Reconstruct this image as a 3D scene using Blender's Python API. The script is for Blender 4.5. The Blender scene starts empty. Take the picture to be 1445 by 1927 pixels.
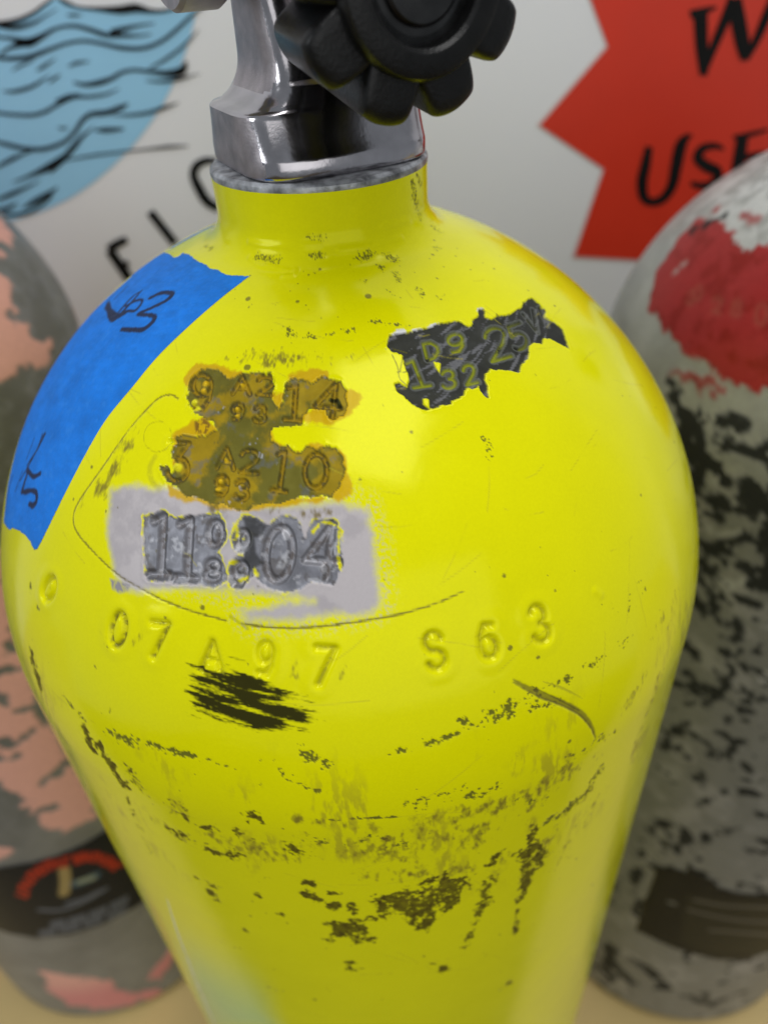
import bpy, bmesh, math
import numpy as np
from mathutils import Matrix, Vector

# ------------------------------------------------------------------ camera, world, lamps
SC = bpy.context.scene
COL = SC.collection
CX, CY, FPX = 722.5, 963.5, 1396.497            # calibration of the 1445 x 1927 photograph
VX, VY, QA, QB = 837.884, 2764.331, -.01528, -.166234
_d = np.array([VX - CX, VY - CY, FPX]); _d /= np.linalg.norm(_d)      # tank axis, pointing down, in camera axes
_ex = np.array([1., 0, 0]); _ex -= _ex @ _d * _d; _ex /= np.linalg.norm(_ex)
_ey = np.cross(_d, _ex)
_q = QA * _ex + QB * _ey
_Zw = -_d
_Yw = np.array([0, 0, 1.]) - _d[2] * _d; _Yw /= np.linalg.norm(_Yw)
_Xw = np.cross(_Yw, _Zw)
WM = np.array([_Xw, _Yw, _Zw])                   # world = WM @ (camera-space - q)
CAM = WM @ (-_q)
FLOOR = -.572

cam_d = bpy.data.cameras.new('camera'); cam = bpy.data.objects.new('camera', cam_d); COL.objects.link(cam)
r_, u_, b_ = WM @ [1, 0, 0], WM @ [0, -1, 0], WM @ [0, 0, -1]
cam.matrix_world = Matrix(((r_[0], u_[0], b_[0], CAM[0]), (r_[1], u_[1], b_[1], CAM[1]), (r_[2], u_[2], b_[2], CAM[2]), (0, 0, 0, 1)))
cam_d.sensor_fit = 'VERTICAL'; cam_d.sensor_height = 36; cam_d.sensor_width = 27
cam_d.lens = 36 * FPX / 1927
cam_d.clip_start = .005; cam_d.clip_end = 50
cam_d.dof.use_dof = True; cam_d.dof.focus_distance = .133; cam_d.dof.aperture_fstop = 11
cam_d.dof.aperture_blades = 0
SC.camera = cam

SC.view_settings.view_transform = 'Standard'; SC.view_settings.look = 'None'
SC.view_settings.exposure = 0; SC.view_settings.gamma = 1
w = bpy.data.worlds.new('World'); SC.world = w; w.use_nodes = True
w.node_tree.nodes['Background'].inputs['Color'].default_value = (.86, .93, 1, 1)
w.node_tree.nodes['Background'].inputs['Strength'].default_value = .29

def area(name, loc, target, sx, sy, power, col=(1, 1, 1)):
    l = bpy.data.lights.new(name, 'AREA'); l.shape = 'RECTANGLE'; l.size = sx; l.size_y = sy; l.energy = power; l.color = col
    o = bpy.data.objects.new(name, l); COL.objects.link(o); o.location = loc
    o.rotation_euler = (Vector(target) - Vector(loc)).to_track_quat('-Z', 'Y').to_euler()
    return o
area('ceiling_lamp', (.4, -.05, 1.6), (0, 0, -.1), 2.2, .8, 28, (1, .99, .975))
area('front_lamp', (.45, -2.1, .25), (0, 0, -.2), 2.4, 1.5, 11.5, (1, .99, .975))  # added fill to brighten the lower yellow body, no such source seen
area('window_lamp', (-1.5, -.75, .75), (0, .1, -.15), .5, .9, 7, (.93, .97, 1))

SC.cycles.max_bounces = 6

# ------------------------------------------------------------------ rays of the calibrated photograph
def rays(P):
    P = np.atleast_2d(np.asarray(P, float))
    v = np.stack([P[:, 0] - CX, P[:, 1] - CY, np.full(len(P), FPX)], 1)
    v = v @ WM.T
    return v / np.linalg.norm(v, axis=1)[:, None]

WALL_Y = .262
def on_wall(P, lift=0.):
    R = rays(P); t = (WALL_Y - lift - CAM[1]) / R[:, 1]
    return CAM + R * t[:, None]

def dense(P, step=14., closed=False):
    P = np.asarray(P, float)
    if closed: P = np.vstack([P, P[:1]])
    out = []
    for a, b in zip(P[:-1], P[1:]):
        n = max(1, int(math.ceil(np.linalg.norm((b - a)[:2]) / step)))
        for i in range(n): out.append(a + (b - a) * i / n)
    if not closed: out.append(P[-1])
    return np.array(out)

def curve(P, n=8):
    """Catmull-Rom through the points"""
    P = np.asarray(P, float); Q = np.vstack([2 * P[0] - P[1], P, 2 * P[-1] - P[-2]]); out = []
    for i in range(1, len(Q) - 2):
        a, b, c, d = Q[i - 1], Q[i], Q[i + 1], Q[i + 2]
        for k in range(n):
            t = k / n
            out.append(.5 * (2 * b + (c - a) * t + (2 * a - 5 * b + 4 * c - d) * t * t + (3 * b - a - 3 * c + d) * t ** 3))
    out.append(P[-1]); return np.array(out)

# ------------------------------------------------------------------ materials
MATS = {}
def material(name, col, rough=.5, metal=0., bump=0., bscale=800., var=0., vscale=60., spec=.5, coat=0.):
    if name in MATS: return MATS[name]
    m = bpy.data.materials.new(name); m.use_nodes = True; nt = m.node_tree; p = nt.nodes['Principled BSDF']
    p.inputs['Base Color'].default_value = (*col, 1); p.inputs['Roughness'].default_value = rough
    p.inputs['Metallic'].default_value = metal; p.inputs['Specular IOR Level'].default_value = spec
    p.inputs['Coat Weight'].default_value = coat
    tc = nt.nodes.new('ShaderNodeTexCoord')
    if var:
        n = nt.nodes.new('ShaderNodeTexNoise'); n.inputs['Scale'].default_value = vscale; n.inputs['Detail'].default_value = 6
        r = nt.nodes.new('ShaderNodeMapRange'); r.inputs['From Min'].default_value = .3; r.inputs['From Max'].default_value = .7; r.inputs['To Min'].default_value = 1 - var; r.inputs['To Max'].default_value = 1 + var
        mx = nt.nodes.new('ShaderNodeVectorMath'); mx.operation = 'SCALE'; mx.inputs[0].default_value = col
        nt.links.new(tc.outputs['Object'], n.inputs['Vector']); nt.links.new(n.outputs['Fac'], r.inputs['Value'])
        nt.links.new(r.outputs['Result'], mx.inputs['Scale']); nt.links.new(mx.outputs['Vector'], p.inputs['Base Color'])
        r2 = nt.nodes.new('ShaderNodeMapRange'); r2.inputs['To Min'].default_value = rough * .75; r2.inputs['To Max'].default_value = min(1, rough * 1.3)
        nt.links.new(n.outputs['Fac'], r2.inputs['Value']); nt.links.new(r2.outputs['Result'], p.inputs['Roughness'])
    if bump:
        n = nt.nodes.new('ShaderNodeTexNoise'); n.inputs['Scale'].default_value = bscale; n.inputs['Detail'].default_value = 4
        b = nt.nodes.new('ShaderNodeBump'); b.inputs['Strength'].default_value = bump; b.inputs['Distance'].default_value = .0004
        nt.links.new(tc.outputs['Object'], n.inputs['Vector']); nt.links.new(n.outputs['Fac'], b.inputs['Height'])
        nt.links.new(b.outputs['Normal'], p.inputs['Normal'])
    MATS[name] = m; return m

def painted_material(name, bump=.15, bscale=900., grain=.06, gscale=1500., spec=.5, tinted=False):
    """colour, gloss and metal come from the wear worked out for each surface; nodes add grain and fine relief"""
    m = bpy.data.materials.new(name); m.use_nodes = True; nt = m.node_tree; p = nt.nodes['Principled BSDF']
    p.inputs['Specular IOR Level'].default_value = spec
    def att(n):
        a = nt.nodes.new('ShaderNodeAttribute'); a.attribute_name = n; return a
    tc = nt.nodes.new('ShaderNodeTexCoord')
    n = nt.nodes.new('ShaderNodeTexNoise'); n.inputs['Scale'].default_value = gscale; n.inputs['Detail'].default_value = 5
    r = nt.nodes.new('ShaderNodeMapRange'); r.inputs['To Min'].default_value = 1 - grain; r.inputs['To Max'].default_value = 1 + grain
    s = nt.nodes.new('ShaderNodeVectorMath'); s.operation = 'SCALE'
    nt.links.new(tc.outputs['Object'], n.inputs['Vector']); nt.links.new(n.outputs['Fac'], r.inputs['Value'])
    nt.links.new(att('paint').outputs['Color'], s.inputs[0]); nt.links.new(r.outputs['Result'], s.inputs['Scale'])
    nt.links.new(s.outputs['Vector'], p.inputs['Base Color'])
    if tinted:
        sep = nt.nodes.new('ShaderNodeSeparateColor'); mr = nt.nodes.new('ShaderNodeMapRange'); mr.inputs['From Max'].default_value = .08; mr.inputs['To Min'].default_value = .22
        cmb = nt.nodes.new('ShaderNodeCombineColor'); cmb.inputs[0].default_value = 1; cmb.inputs[1].default_value = 1
        nt.links.new(s.outputs['Vector'], sep.inputs['Color']); nt.links.new(sep.outputs[2], mr.inputs['Value']); nt.links.new(mr.outputs['Result'], cmb.inputs[2])
        nt.links.new(cmb.outputs['Color'], p.inputs['Specular Tint']); nt.links.new(att('shine').outputs['Fac'], p.inputs['Specular IOR Level'])
    nt.links.new(att('gloss').outputs['Fac'], p.inputs['Roughness']); nt.links.new(att('metal').outputs['Fac'], p.inputs['Metallic'])
    n2 = nt.nodes.new('ShaderNodeTexNoise'); n2.inputs['Scale'].default_value = bscale; n2.inputs['Detail'].default_value = 3
    b = nt.nodes.new('ShaderNodeBump'); b.inputs['Strength'].default_value = bump; b.inputs['Distance'].default_value = .0003
    nt.links.new(tc.outputs['Object'], n2.inputs['Vector']); nt.links.new(n2.outputs['Fac'], b.inputs['Height'])
    nt.links.new(b.outputs['Normal'], p.inputs['Normal'])
    return m

# ------------------------------------------------------------------ object helpers
def link(name, me, parent=None, mat=None):
    o = bpy.data.objects.new(name, me); COL.objects.link(o)
    if mat: me.materials.append(mat)
    if parent: o.parent = parent
    return o
def thing(name, label, cat, loc=(0, 0, 0), group=None):
    o = bpy.data.objects.new(name, None); COL.objects.link(o); o.location = loc; o.empty_display_size = .05
    o['label'] = label; o['category'] = cat
    if group: o['group'] = group
    return o
def poly_mesh(name, V, F, smooth=True):
    me = bpy.data.meshes.new(name); me.from_pydata([tuple(map(float, v)) for v in V], [], [tuple(int(i) for i in f) for f in F]); me.update()
    if smooth: me.polygons.foreach_set('use_smooth', [True] * len(me.polygons))
    return me
def quad_mesh(name, V, Q):
    V = np.ascontiguousarray(V, np.float32); Q = np.ascontiguousarray(Q, np.int32); me = bpy.data.meshes.new(name)
    me.vertices.add(len(V)); me.vertices.foreach_set('co', V.ravel())
    me.loops.add(Q.size); me.loops.foreach_set('vertex_index', Q.ravel())
    me.polygons.add(len(Q)); me.polygons.foreach_set('loop_start', np.arange(0, Q.size, 4, dtype=np.int32))
    me.polygons.foreach_set('use_smooth', np.ones(len(Q), bool)); me.update(calc_edges=True); me.validate(); return me
def set_paint(me, C, G, Mt, S=None):
    n = len(me.vertices)
    a = me.attributes.new('paint', 'FLOAT_COLOR', 'POINT'); a.data.foreach_set('color', np.concatenate([C.reshape(n, 3), np.ones((n, 1))], 1).astype(np.float32).ravel())
    a = me.attributes.new('gloss', 'FLOAT', 'POINT'); a.data.foreach_set('value', np.asarray(G, np.float32).ravel())
    if S is not None:
        a = me.attributes.new('shine', 'FLOAT', 'POINT'); a.data.foreach_set('value', np.asarray(S, np.float32).ravel())
    a = me.attributes.new('metal', 'FLOAT', 'POINT'); a.data.foreach_set('value', np.asarray(Mt, np.float32).ravel())
def lathe(prof, n=96, cap=True):
    """prof: (r, z) list; returns V, F"""
    V = [(r * math.cos(2 * math.pi * i / n), r * math.sin(2 * math.pi * i / n), z) for r, z in prof for i in range(n)]
    F = [(k * n + i, k * n + (i + 1) % n, (k + 1) * n + (i + 1) % n, (k + 1) * n + i) for k in range(len(prof) - 1) for i in range(n)]
    if cap: F += [tuple(range(n))[::-1], tuple((len(prof) - 1) * n + i for i in range(n))]
    return V, F
def sharp(me, deg=35):
    me.set_sharp_from_angle(angle=math.radians(deg))

# ------------------------------------------------------------------ noise
RNG = np.random.default_rng(7)
LAT = RNG.random((6, 256, 256)).astype(np.float32)
def vnoise(x, y, k=0):
    xi = np.floor(x).astype(np.int32); yi = np.floor(y).astype(np.int32); fx = (x - xi).astype(np.float32); fy = (y - yi).astype(np.float32)
    fx = fx * fx * (3 - 2 * fx); fy = fy * fy * (3 - 2 * fy); L = LAT[k % 6]
    x0, x1, y0, y1 = xi & 255, (xi + 1) & 255, yi & 255, (yi + 1) & 255
    return (L[y0, x0] * (1 - fx) + L[y0, x1] * fx) * (1 - fy) + (L[y1, x0] * (1 - fx) + L[y1, x1] * fx) * fy
def fbm(x, y, cell, oct=4, k=0):
    s, a, t = 0, 1., 0
    for o in range(oct):
        c, sn = math.cos(o * .9 + k), math.sin(o * .9 + k)
        s = s + a * vnoise((x * c + y * sn) / cell + 17.3 * o, (y * c - x * sn) / cell + 5.1 * o, k + o); t += a; a *= .55; cell *= .47
    return s / t
def sm(a, b, x): 
    t = np.clip((x - a) / (b - a), 0, 1); return t * t * (3 - 2 * t)

# ------------------------------------------------------------------ a tank surface and its chart
TR, DOME_T, DOME_H, DOME_N = .092, -.135495, .090219, 1.896
FIL = .007
def dome_r(z, dome_t):
    u = np.clip((z - dome_t) / DOME_H, 0, 1); return TR * (1 - u ** DOME_N) ** (1 / DOME_N)
def fillet(neck_r):
    """centre height and lower tangent height of the round between neck and dome, measured from dome_t"""
    zz = np.linspace(.03, DOME_H, 20000); rr = dome_r(zz, 0.); lo, hi = .05, .12
    for _ in range(50):
        c = .5 * (lo + hi); d = np.hypot(rr - neck_r - FIL, zz - c)
        if d.min() > FIL: hi = c
        else: lo = c
    return c, zz[d.argmin()]
def profile(z, neck_r=.0224, top=-.0366, dome_t=DOME_T):
    zc, zt = fillet_cache[neck_r]; zc, zt = zc + dome_t, zt + dome_t
    f = neck_r + FIL - np.sqrt(np.clip(FIL ** 2 - (z - zc) ** 2, 0, None))
    rr = np.where(z > zc, neck_r, np.where(z > zt, f, dome_r(z, dome_t)))
    e = np.clip((FLOOR + .012 - z) / .012, 0, 1)
    return np.where(z < FLOOR + .012, TR - .012 * (1 - np.sqrt(np.clip(1 - e * e, 0, 1))), rr)
fillet_cache = {.0224: fillet(.0224)}

class Tank:
    """surface of revolution with conformal chart (theta, m): theta turns from the camera side, m = integral ds / r"""
    def __init__(s, cx, cy, top=-.0366, dome_t=DOME_T, neck_r=.0224):
        s.c = np.array([cx, cy]); s.top = top; s.dome_t = dome_t; s.neck_r = neck_r
        z = np.concatenate([np.linspace(top, dome_t + .02, 4000), np.linspace(dome_t + .02, FLOOR, 4000)[1:]])
        r = profile(z, neck_r, top, dome_t)
        ds = np.hypot(np.diff(z), np.diff(r)); s.S = np.r_[0, np.cumsum(ds)]
        s.Zt, s.Rt = z, r; s.Mt = np.r_[0, np.cumsum(ds / (.5 * (r[1:] + r[:-1])))]
    def r(s, z): return profile(np.asarray(z, float), s.neck_r, s.top, s.dome_t)
    def hit(s, P):
        R = rays(P); t = np.linspace(.04, .9, 1800)
        X = CAM[None, None] + R[:, None] * t[None, :, None]
        g = np.hypot(X[..., 0] - s.c[0], X[..., 1] - s.c[1]) - s.r(X[..., 2]); g = np.where((X[..., 2] > s.top) | (X[..., 2] < FLOOR), 1, g)
        inside = g < 0; i = np.where(inside.any(1), inside.argmax(1), g.argmin(1)); j = np.maximum(i - 1, 0); a = np.arange(len(R))
        ga, gb = g[a, j], g[a, i]; f = np.where(inside.any(1), np.clip(ga / np.where(ga - gb == 0, 1, ga - gb), 0, 1), 1)
        tt = t[j] + (t[i] - t[j]) * f
        return CAM + R * tt[:, None]
    def chart(s, P):
        X = s.hit(P); th = np.arctan2(X[:, 0] - s.c[0], -(X[:, 1] - s.c[1]))
        m = np.interp(-X[:, 2], -s.Zt, s.Mt)
        dep = (X - CAM) @ (WM @ [0, 0, 1]); s.mmpx = float(np.mean(dep)) / FPX * 1000
        return np.stack([th, m], 1)
    def grid(s, rows_s, cols):
        s.s = rows_s; s.z = np.interp(rows_s, s.S, s.Zt); s.rr = np.interp(rows_s, s.S, s.Rt); s.m = np.interp(rows_s, s.S, s.Mt); s.th = cols
        dr = np.gradient(s.rr, rows_s); dz = np.gradient(s.z, rows_s); s.nr, s.nz = -dz, dr     # outward normal in the meridian plane
        s.sh = (len(rows_s), len(cols))
        s.X, s.Y = np.meshgrid((s.th * 92).astype(np.float32), (s.m * 92).astype(np.float32))
        return s
    def new(s, v=99.): return np.full(s.sh, v, np.float32)
    def window(s, pts, mm):
        rmin = np.interp(pts[:, 1].min(), s.m, s.rr); k = mm / 1000 / max(min(rmin, np.interp(pts[:, 1].max(), s.m, s.rr)), .02)
        a, b = np.searchsorted(s.m, [pts[:, 1].min() - k, pts[:, 1].max() + k]); c, d = np.searchsorted(s.th, [pts[:, 0].min() - k, pts[:, 0].max() + k])
        return slice(max(a, 0), max(b, a + 1)), slice(max(c, 0), max(d, c + 1))
    def strokes(s, sd, pts, hw, mm=4.):
        """signed distance (mm) to a stroke through chart points; hw = half width in mm, scalar or per point"""
        hw = np.broadcast_to(np.asarray(hw, float), (len(pts),))
        if len(pts) == 1: pts = np.vstack([pts, pts + 1e-6]); hw = np.repeat(hw, 2)
        for a, b, h0, h1 in zip(pts[:-1], pts[1:], hw[:-1], hw[1:]):
            I, J = s.window(np.array([a, b]), mm + max(h0, h1))
            if I.start >= s.sh[0] or J.start >= s.sh[1]: continue
            x = s.th[None, J] - a[0]; y = s.m[I, None] - a[1]; dx, dy = b - a; L = dx * dx + dy * dy + 1e-14
            t = np.clip((x * dx + y * dy) / L, 0, 1)
            d = np.hypot(x - t * dx, y - t * dy) * s.rr[I, None] * 1000 - (h0 + (h1 - h0) * t)
            sd[I, J] = np.minimum(sd[I, J], d)
        return sd
    def area(s, sd, pts, mm=8.):
        I, J = s.window(pts, mm); x = s.th[None, J]; y = s.m[I, None]
        d = np.full((y.shape[0], x.shape[1]), 1e9); ins = np.zeros(d.shape, bool); n = len(pts)
        for i in range(n):
            a, b = pts[i], pts[(i + 1) % n]; dx, dy = b - a; L = dx * dx + dy * dy + 1e-14
            t = np.clip(((x - a[0]) * dx + (y - a[1]) * dy) / L, 0, 1)
            d = np.minimum(d, (x - a[0] - t * dx) ** 2 + (y - a[1] - t * dy) ** 2)
            if a[1] != b[1]:
                c = ((a[1] > y) != (b[1] > y)) & (x < (b[0] - a[0]) * (y - a[1]) / (b[1] - a[1]) + a[0]); ins ^= c
        d = np.sqrt(d) * s.rr[I, None] * 1000
        sd[I, J] = np.minimum(sd[I, J], np.where(ins, -d, d)); return sd
    # pixel-measured versions
    def pstroke(s, sd, P, hwpx, mm=4., smooth=True):
        P = np.asarray(P, float); h = np.broadcast_to(np.asarray(hwpx, float), (len(P),)); Q = np.column_stack([P[:, :2], h])
        if len(Q) > 2 and smooth: Q = curve(Q, 5)
        Q = dense(Q, 12.) if len(Q) > 1 else Q
        c = s.chart(Q[:, :2]); return s.strokes(sd, c, Q[:, 2] * s.mmpx, mm)
    def parea(s, sd, P, mm=8.): return s.area(sd, s.chart(dense(P, 14., True)), mm)
    def mesh(s, name, disp_mm, wrap=True):
        d = disp_mm / 1000; rr = s.rr[:, None] + d * s.nr[:, None]; zz = s.z[:, None] + d * s.nz[:, None]
        V = np.stack([rr * np.sin(s.th)[None], -rr * np.cos(s.th)[None], zz + 0 * s.th[None]], -1).reshape(-1, 3)
        nr, nc = s.sh; i, j = np.meshgrid(np.arange(nr - 1), np.arange(nc if wrap else nc - 1), indexing='ij'); j2 = (j + 1) % nc
        Q = np.stack([i * nc + j, (i + 1) * nc + j, (i + 1) * nc + j2, i * nc + j2], -1).reshape(-1, 4)
        return quad_mesh(name, V, Q)

def steps(*segs):
    """segs: (start, end, step)"""
    out = []
    for a, b, st in segs: out.append(np.linspace(a, b, max(2, int(round(abs(b - a) / st))), endpoint=False))
    return np.concatenate(out + [np.array([segs[-1][1]])])

# ------------------------------------------------------------------ stamped figures (unit box, y down)
def _arc(cx, cy, rx, ry, a0, a1, n=14):
    return [(cx + rx * math.cos(math.radians(a)), cy + ry * math.sin(math.radians(a))) for a in np.linspace(a0, a1, n)]
GLYPH = {
    '0': [_arc(.5, .5, .5, .5, 0, 360, 26)],
    '1': [[(.12, .2), (.5, .02), (.5, 1)]], '1s': [[(.1, .1), (.55, .02), (.55, .98)], [(.0, 1), (1, 1)]],
    '2': [_arc(.5, .27, .46, .27, 190, 370, 12) + [(.8, .52), (.05, 1), (1, 1)]],
    '3': [_arc(.48, .25, .44, .25, 200, 440, 14), _arc(.48, .74, .5, .26, 280, 520, 14)],
    '3f': [[(.05, .02), (.95, .02), (.45, .42)], _arc(.48, .7, .5, .3, 275, 520, 14)],
    '4': [[(.72, 1), (.72, .0), (.0, .7), (1, .7)]],
    '5': [[(.9, 0), (.15, 0), (.1, .42)], _arc(.45, .68, .5, .32, 230, 500, 14)],
    '6': [_arc(.5, .7, .48, .3, 0, 360, 18), [(.04, .68), (.08, .35), (.4, .03), (.85, .06)]],
    '7': [[(.0, .03), (1, .03), (.35, 1)]],
    '8': [_arc(.5, .25, .4, .25, 0, 360, 16), _arc(.5, .75, .5, .25, 0, 360, 16)],
    '9': [_arc(.5, .3, .48, .3, 0, 360, 18), [(.97, .32), (.9, .7), (.6, .97), (.15, .94)]],
    'A': [[(.0, 1), (.5, 0), (1, 1)], [(.2, .66), (.8, .66)]],
    'D': [[(.1, 0), (.1, 1)], [(.1, 0), (.6, .05), (.95, .35), (.95, .65), (.6, .95), (.1, 1)]],
    'S': [_arc(.5, .25, .46, .25, -20, -270, 12) + _arc(.5, .75, .48, .25, -90, 160, 12)],
    'V': [[(0, 0), (.5, 1), (1, 0)]], 'R': [[(.1, 1), (.1, 0), (.7, .05), (.9, .25), (.7, .48), (.1, .5), (.95, 1)]],
}
def glyph_px(ch, cx, cy, w_, h_, rot=0., slant=0.):
    c, sn = math.cos(math.radians(rot)), math.sin(math.radians(rot)); out = []
    for st in GLYPH[ch]:
        P = []
        for x, y in st:
            X, Y = (x - .5) * w_ - slant * (y - .5) * h_, (y - .5) * h_
            P.append((cx + X * c - Y * sn, cy + X * sn + Y * c))
        out.append(P)
    return out
def stamp(tk, sd, items, hw):
    for it in items:
        for P in glyph_px(*it): tk.pstroke(sd, P, hw, smooth=False)
    return sd

# ================================================================== THE SETTING
def box_mesh(name, lo, hi):
    x0, y0, z0 = lo; x1, y1, z1 = hi
    V = [(x0, y0, z0), (x1, y0, z0), (x1, y1, z0), (x0, y1, z0), (x0, y0, z1), (x1, y0, z1), (x1, y1, z1), (x0, y1, z1)]
    return poly_mesh(name, V, [(3, 2, 1, 0), (4, 5, 6, 7), (0, 1, 5, 4), (1, 2, 6, 5), (2, 3, 7, 6), (3, 0, 4, 7)], False)
table = link('table_top', box_mesh('table_top', (-1.6, -.125, FLOOR - .03), (1.6, WALL_Y - .0005, FLOOR)), None,
             material('tan_wood_top', (.58, .43, .18), .55, bump=.1, bscale=300, var=.12, vscale=9)); table['kind'] = 'structure'  # unseen front edge, set close to keep tabletop reflections off the yellow body
bounce_ground = link('ground', box_mesh('ground', (-2.5, -3., FLOOR - .95), (2.5, WALL_Y - .0005, FLOOR - .9)), None,
             material('dark_floor', (.17, .115, .05), .75, var=.2, vscale=6)); bounce_ground['kind'] = 'structure'  # unseen, added for dark reflections and warm bounce on the yellow body
wall = link('wall', box_mesh('wall', (-1.6, WALL_Y, FLOOR - .9), (1.6, WALL_Y + .05, 1.2)), None,
            material('white_wall', (.80, .805, .83), .45, bump=.05, bscale=400, var=.02, vscale=5)); wall['kind'] = 'structure'

# ---- printed marks on the wall
def sheet(name, P, lift, mat, parent, thick=.0003):
    """flat printed piece, outline measured on the wall"""
    W = on_wall(P); n = len(W)
    V = [(x, WALL_Y - lift, z) for x, _, z in W] + [(x, WALL_Y - lift + thick, z) for x, _, z in W]
    bm = bmesh.new(); vs = [bm.verts.new(v) for v in V]
    bm.faces.new(vs[:n]); 
    for i in range(n): bm.faces.new((vs[i], vs[i + n], vs[(i + 1) % n + n], vs[(i + 1) % n]))
    bmesh.ops.recalc_face_normals(bm, faces=bm.faces); bmesh.ops.triangulate(bm, faces=[f for f in bm.faces if len(f.verts) > 4])
    me = bpy.data.meshes.new(name); bm.to_mesh(me); bm.free()
    o = link(name, me, parent, mat); o.location = -np.array(parent.location); return o
def ribbons(name, strokes, lift, mat, parent):
    """brush strokes: lists of (x, y, half width)"""
    V, F = [], []
    for k, S in enumerate(strokes):
        S = np.asarray(S, float)
        Q = curve(S, 7) if len(S) > 2 else dense(S, 10)
        T = np.gradient(Q[:, :2], axis=0); T /= np.linalg.norm(T, axis=1)[:, None] + 1e-9; N = np.stack([-T[:, 1], T[:, 0]], 1)
        h = np.maximum(Q[:, 2], .3)[:, None]; A, B = on_wall(Q[:, :2] + N * h), on_wall(Q[:, :2] - N * h); b = len(V); n = len(Q); l = lift + .00004 * k
        V += [(p[0], WALL_Y - l, p[2]) for p in A] + [(p[0], WALL_Y - l, p[2]) for p in B]
        F += [(b + i, b + i + 1, b + n + i + 1, b + n + i) for i in range(n - 1)]
    o = link(name, poly_mesh(name, V, F, False), parent, mat); o.location = -np.array(parent.location); return o
INK = material('black_ink', (.008, .008, .008), .6, var=.3, vscale=90, spec=.12)
# round wave logo
lg = thing('wave_logo', 'round blue wave emblem with black brushed lines printed on the white wall', 'logo', tuple(on_wall([(60, 120)])[0]))
ang = np.radians(np.arange(0, 360, 3))
edge = [(375, 0), (352, 90), (318, 175), (270, 250), (215, 310), (150, 362), (85, 395), (25, 415)]
top = [(0, 45), (45, 35), (80, 15), (105, -5), (150, 12), (200, 22), (260, 22), (310, 18), (345, 5), (385, -25)]
disc = [(-420, 60), (-300, 50), (-150, 45)] + top + [tuple(p) for p in curve(edge, 4)] + [(-60, 425), (-170, 410), (-270, 360), (-360, 270), (-410, 160)]
sheet('blue_disc', disc, .0004, material('logo_blue', (.30, .60, .84), .5, var=.03, vscale=30), lg)
def z2(pts): return [(x / 3.0104, y / 3.0104, h / 3.0104) for x, y, h in pts]
waves = [
    [(-300, 150, 10), (-100, 150, 14), (0, 135, 16), (100, 115, 14), (190, 75, 11), (250, 30, 9), (310, -15, 6)],
    [(330, -15, 6), (380, 15, 12), (450, 40, 8), (560, 50, 12), (680, 55, 24), (770, 45, 26), (850, 60, 14), (930, 60, 10), (1010, 35, 9), (1100, -25, 7)],
    [(0, 150, 8), (90, 155, 14), (190, 130, 10), (260, 90, 5), (330, 50, 2)],
    [(-60, 205, 8), (60, 215, 10), (160, 240, 26), (240, 205, 16), (320, 160, 9), (420, 145, 10), (510, 165, 12), (600, 195, 14), (690, 200, 12), (800, 200, 6), (860, 190, 3)],
    [(630, 180, 14), (690, 165, 14), (780, 145, 8), (880, 130, 3)],
    [(-40, 325, 8), (60, 330, 12), (170, 320, 14), (280, 280, 11), (380, 245, 9), (480, 230, 9), (580, 245, 10), (700, 270, 12), (820, 270, 11), (920, 230, 10), (1010, 160, 10), (1090, 85, 8), (1180, 15, 4)],
    [(0, 310, 6), (60, 270, 10), (130, 250, 16), (200, 240, 12)],
    [(850, 385, 4), (930, 340, 8), (1010, 285, 8), (1080, 220, 6), (1130, 165, 2)],
    [(420, 465, 5), (490, 478, 12), (570, 465, 16), (640, 440, 12), (690, 410, 10), (760, 395, 9), (860, 405, 11), (950, 415, 18), (1030, 400, 24), (1060, 345, 5)],
    [(830, 455, 3), (910, 460, 8), (1000, 450, 10), (1080, 430, 5), (1140, 415, 1)],
    [(-60, 630, 8), (60, 645, 9), (180, 650, 10), (260, 630, 10), (330, 590, 10), (420, 550, 9), (520, 545, 9), (610, 530, 7), (680, 500, 2)],
    [(320, 570, 6), (390, 550, 16), (460, 535, 8)],
    [(-60, 790, 6), (40, 815, 11), (150, 840, 12), (260, 840, 12), (370, 800, 11), (430, 740, 11), (470, 680, 12), (520, 645, 14), (610, 635, 16), (690, 605, 14), (730, 585, 4)],
    [(640, 650, 2), (740, 650, 8), (850, 635, 10), (940, 605, 10), (1015, 580, 2)],
    [(290, 980, 3), (360, 900, 16), (420, 830, 16), (470, 770, 10), (540, 715, 2)],
    [(80, 1030, 3), (180, 990, 10), (290, 940, 22), (370, 880, 12)],
    [(380, 905, 4), (520, 880, 7), (680, 860, 6), (820, 845, 6), (960, 830, 9), (1070, 825, 3)],
    [(540, 735, 4), (600, 735, 14), (680, 730, 9), (710, 725, 2)],
    [(20, 515, 3), (90, 515, 10), (180, 490, 10), (250, 450, 6), (290, 425, 2)],
    [(280, 470, 2), (310, 445, 8), (345, 420, 3)], [(210, 400, 2), (250, 375, 9), (320, 330, 2)], [(390, 375, 3), (440, 355, 9), (510, 345, 3)],
    [(70, 400, 2), (130, 365, 7), (200, 335, 2)],
    [(-40, 960, 4), (60, 905, 12), (150, 865, 6), (220, 845, 2)], [(-40, 1140, 4), (60, 1100, 12), (150, 1060, 8), (230, 1020, 2)],
    [(-40, 1215, 5), (60, 1215, 9), (160, 1205, 9), (230, 1165, 8), (300, 1105, 6)], [(130, 1180, 3), (200, 1140, 16), (270, 1100, 14), (330, 1060, 4)],
    [(-40, 1195, 6), (40, 1180, 12), (100, 1150, 4)], [(330, 720, 2), (360, 725, 7), (390, 720, 2)], [(380, 85, 2), (420, 85, 8), (470, 85, 2)],
]
for S in waves: ribbons('wave_line', [z2(S)], .0008, INK, lg)
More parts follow.
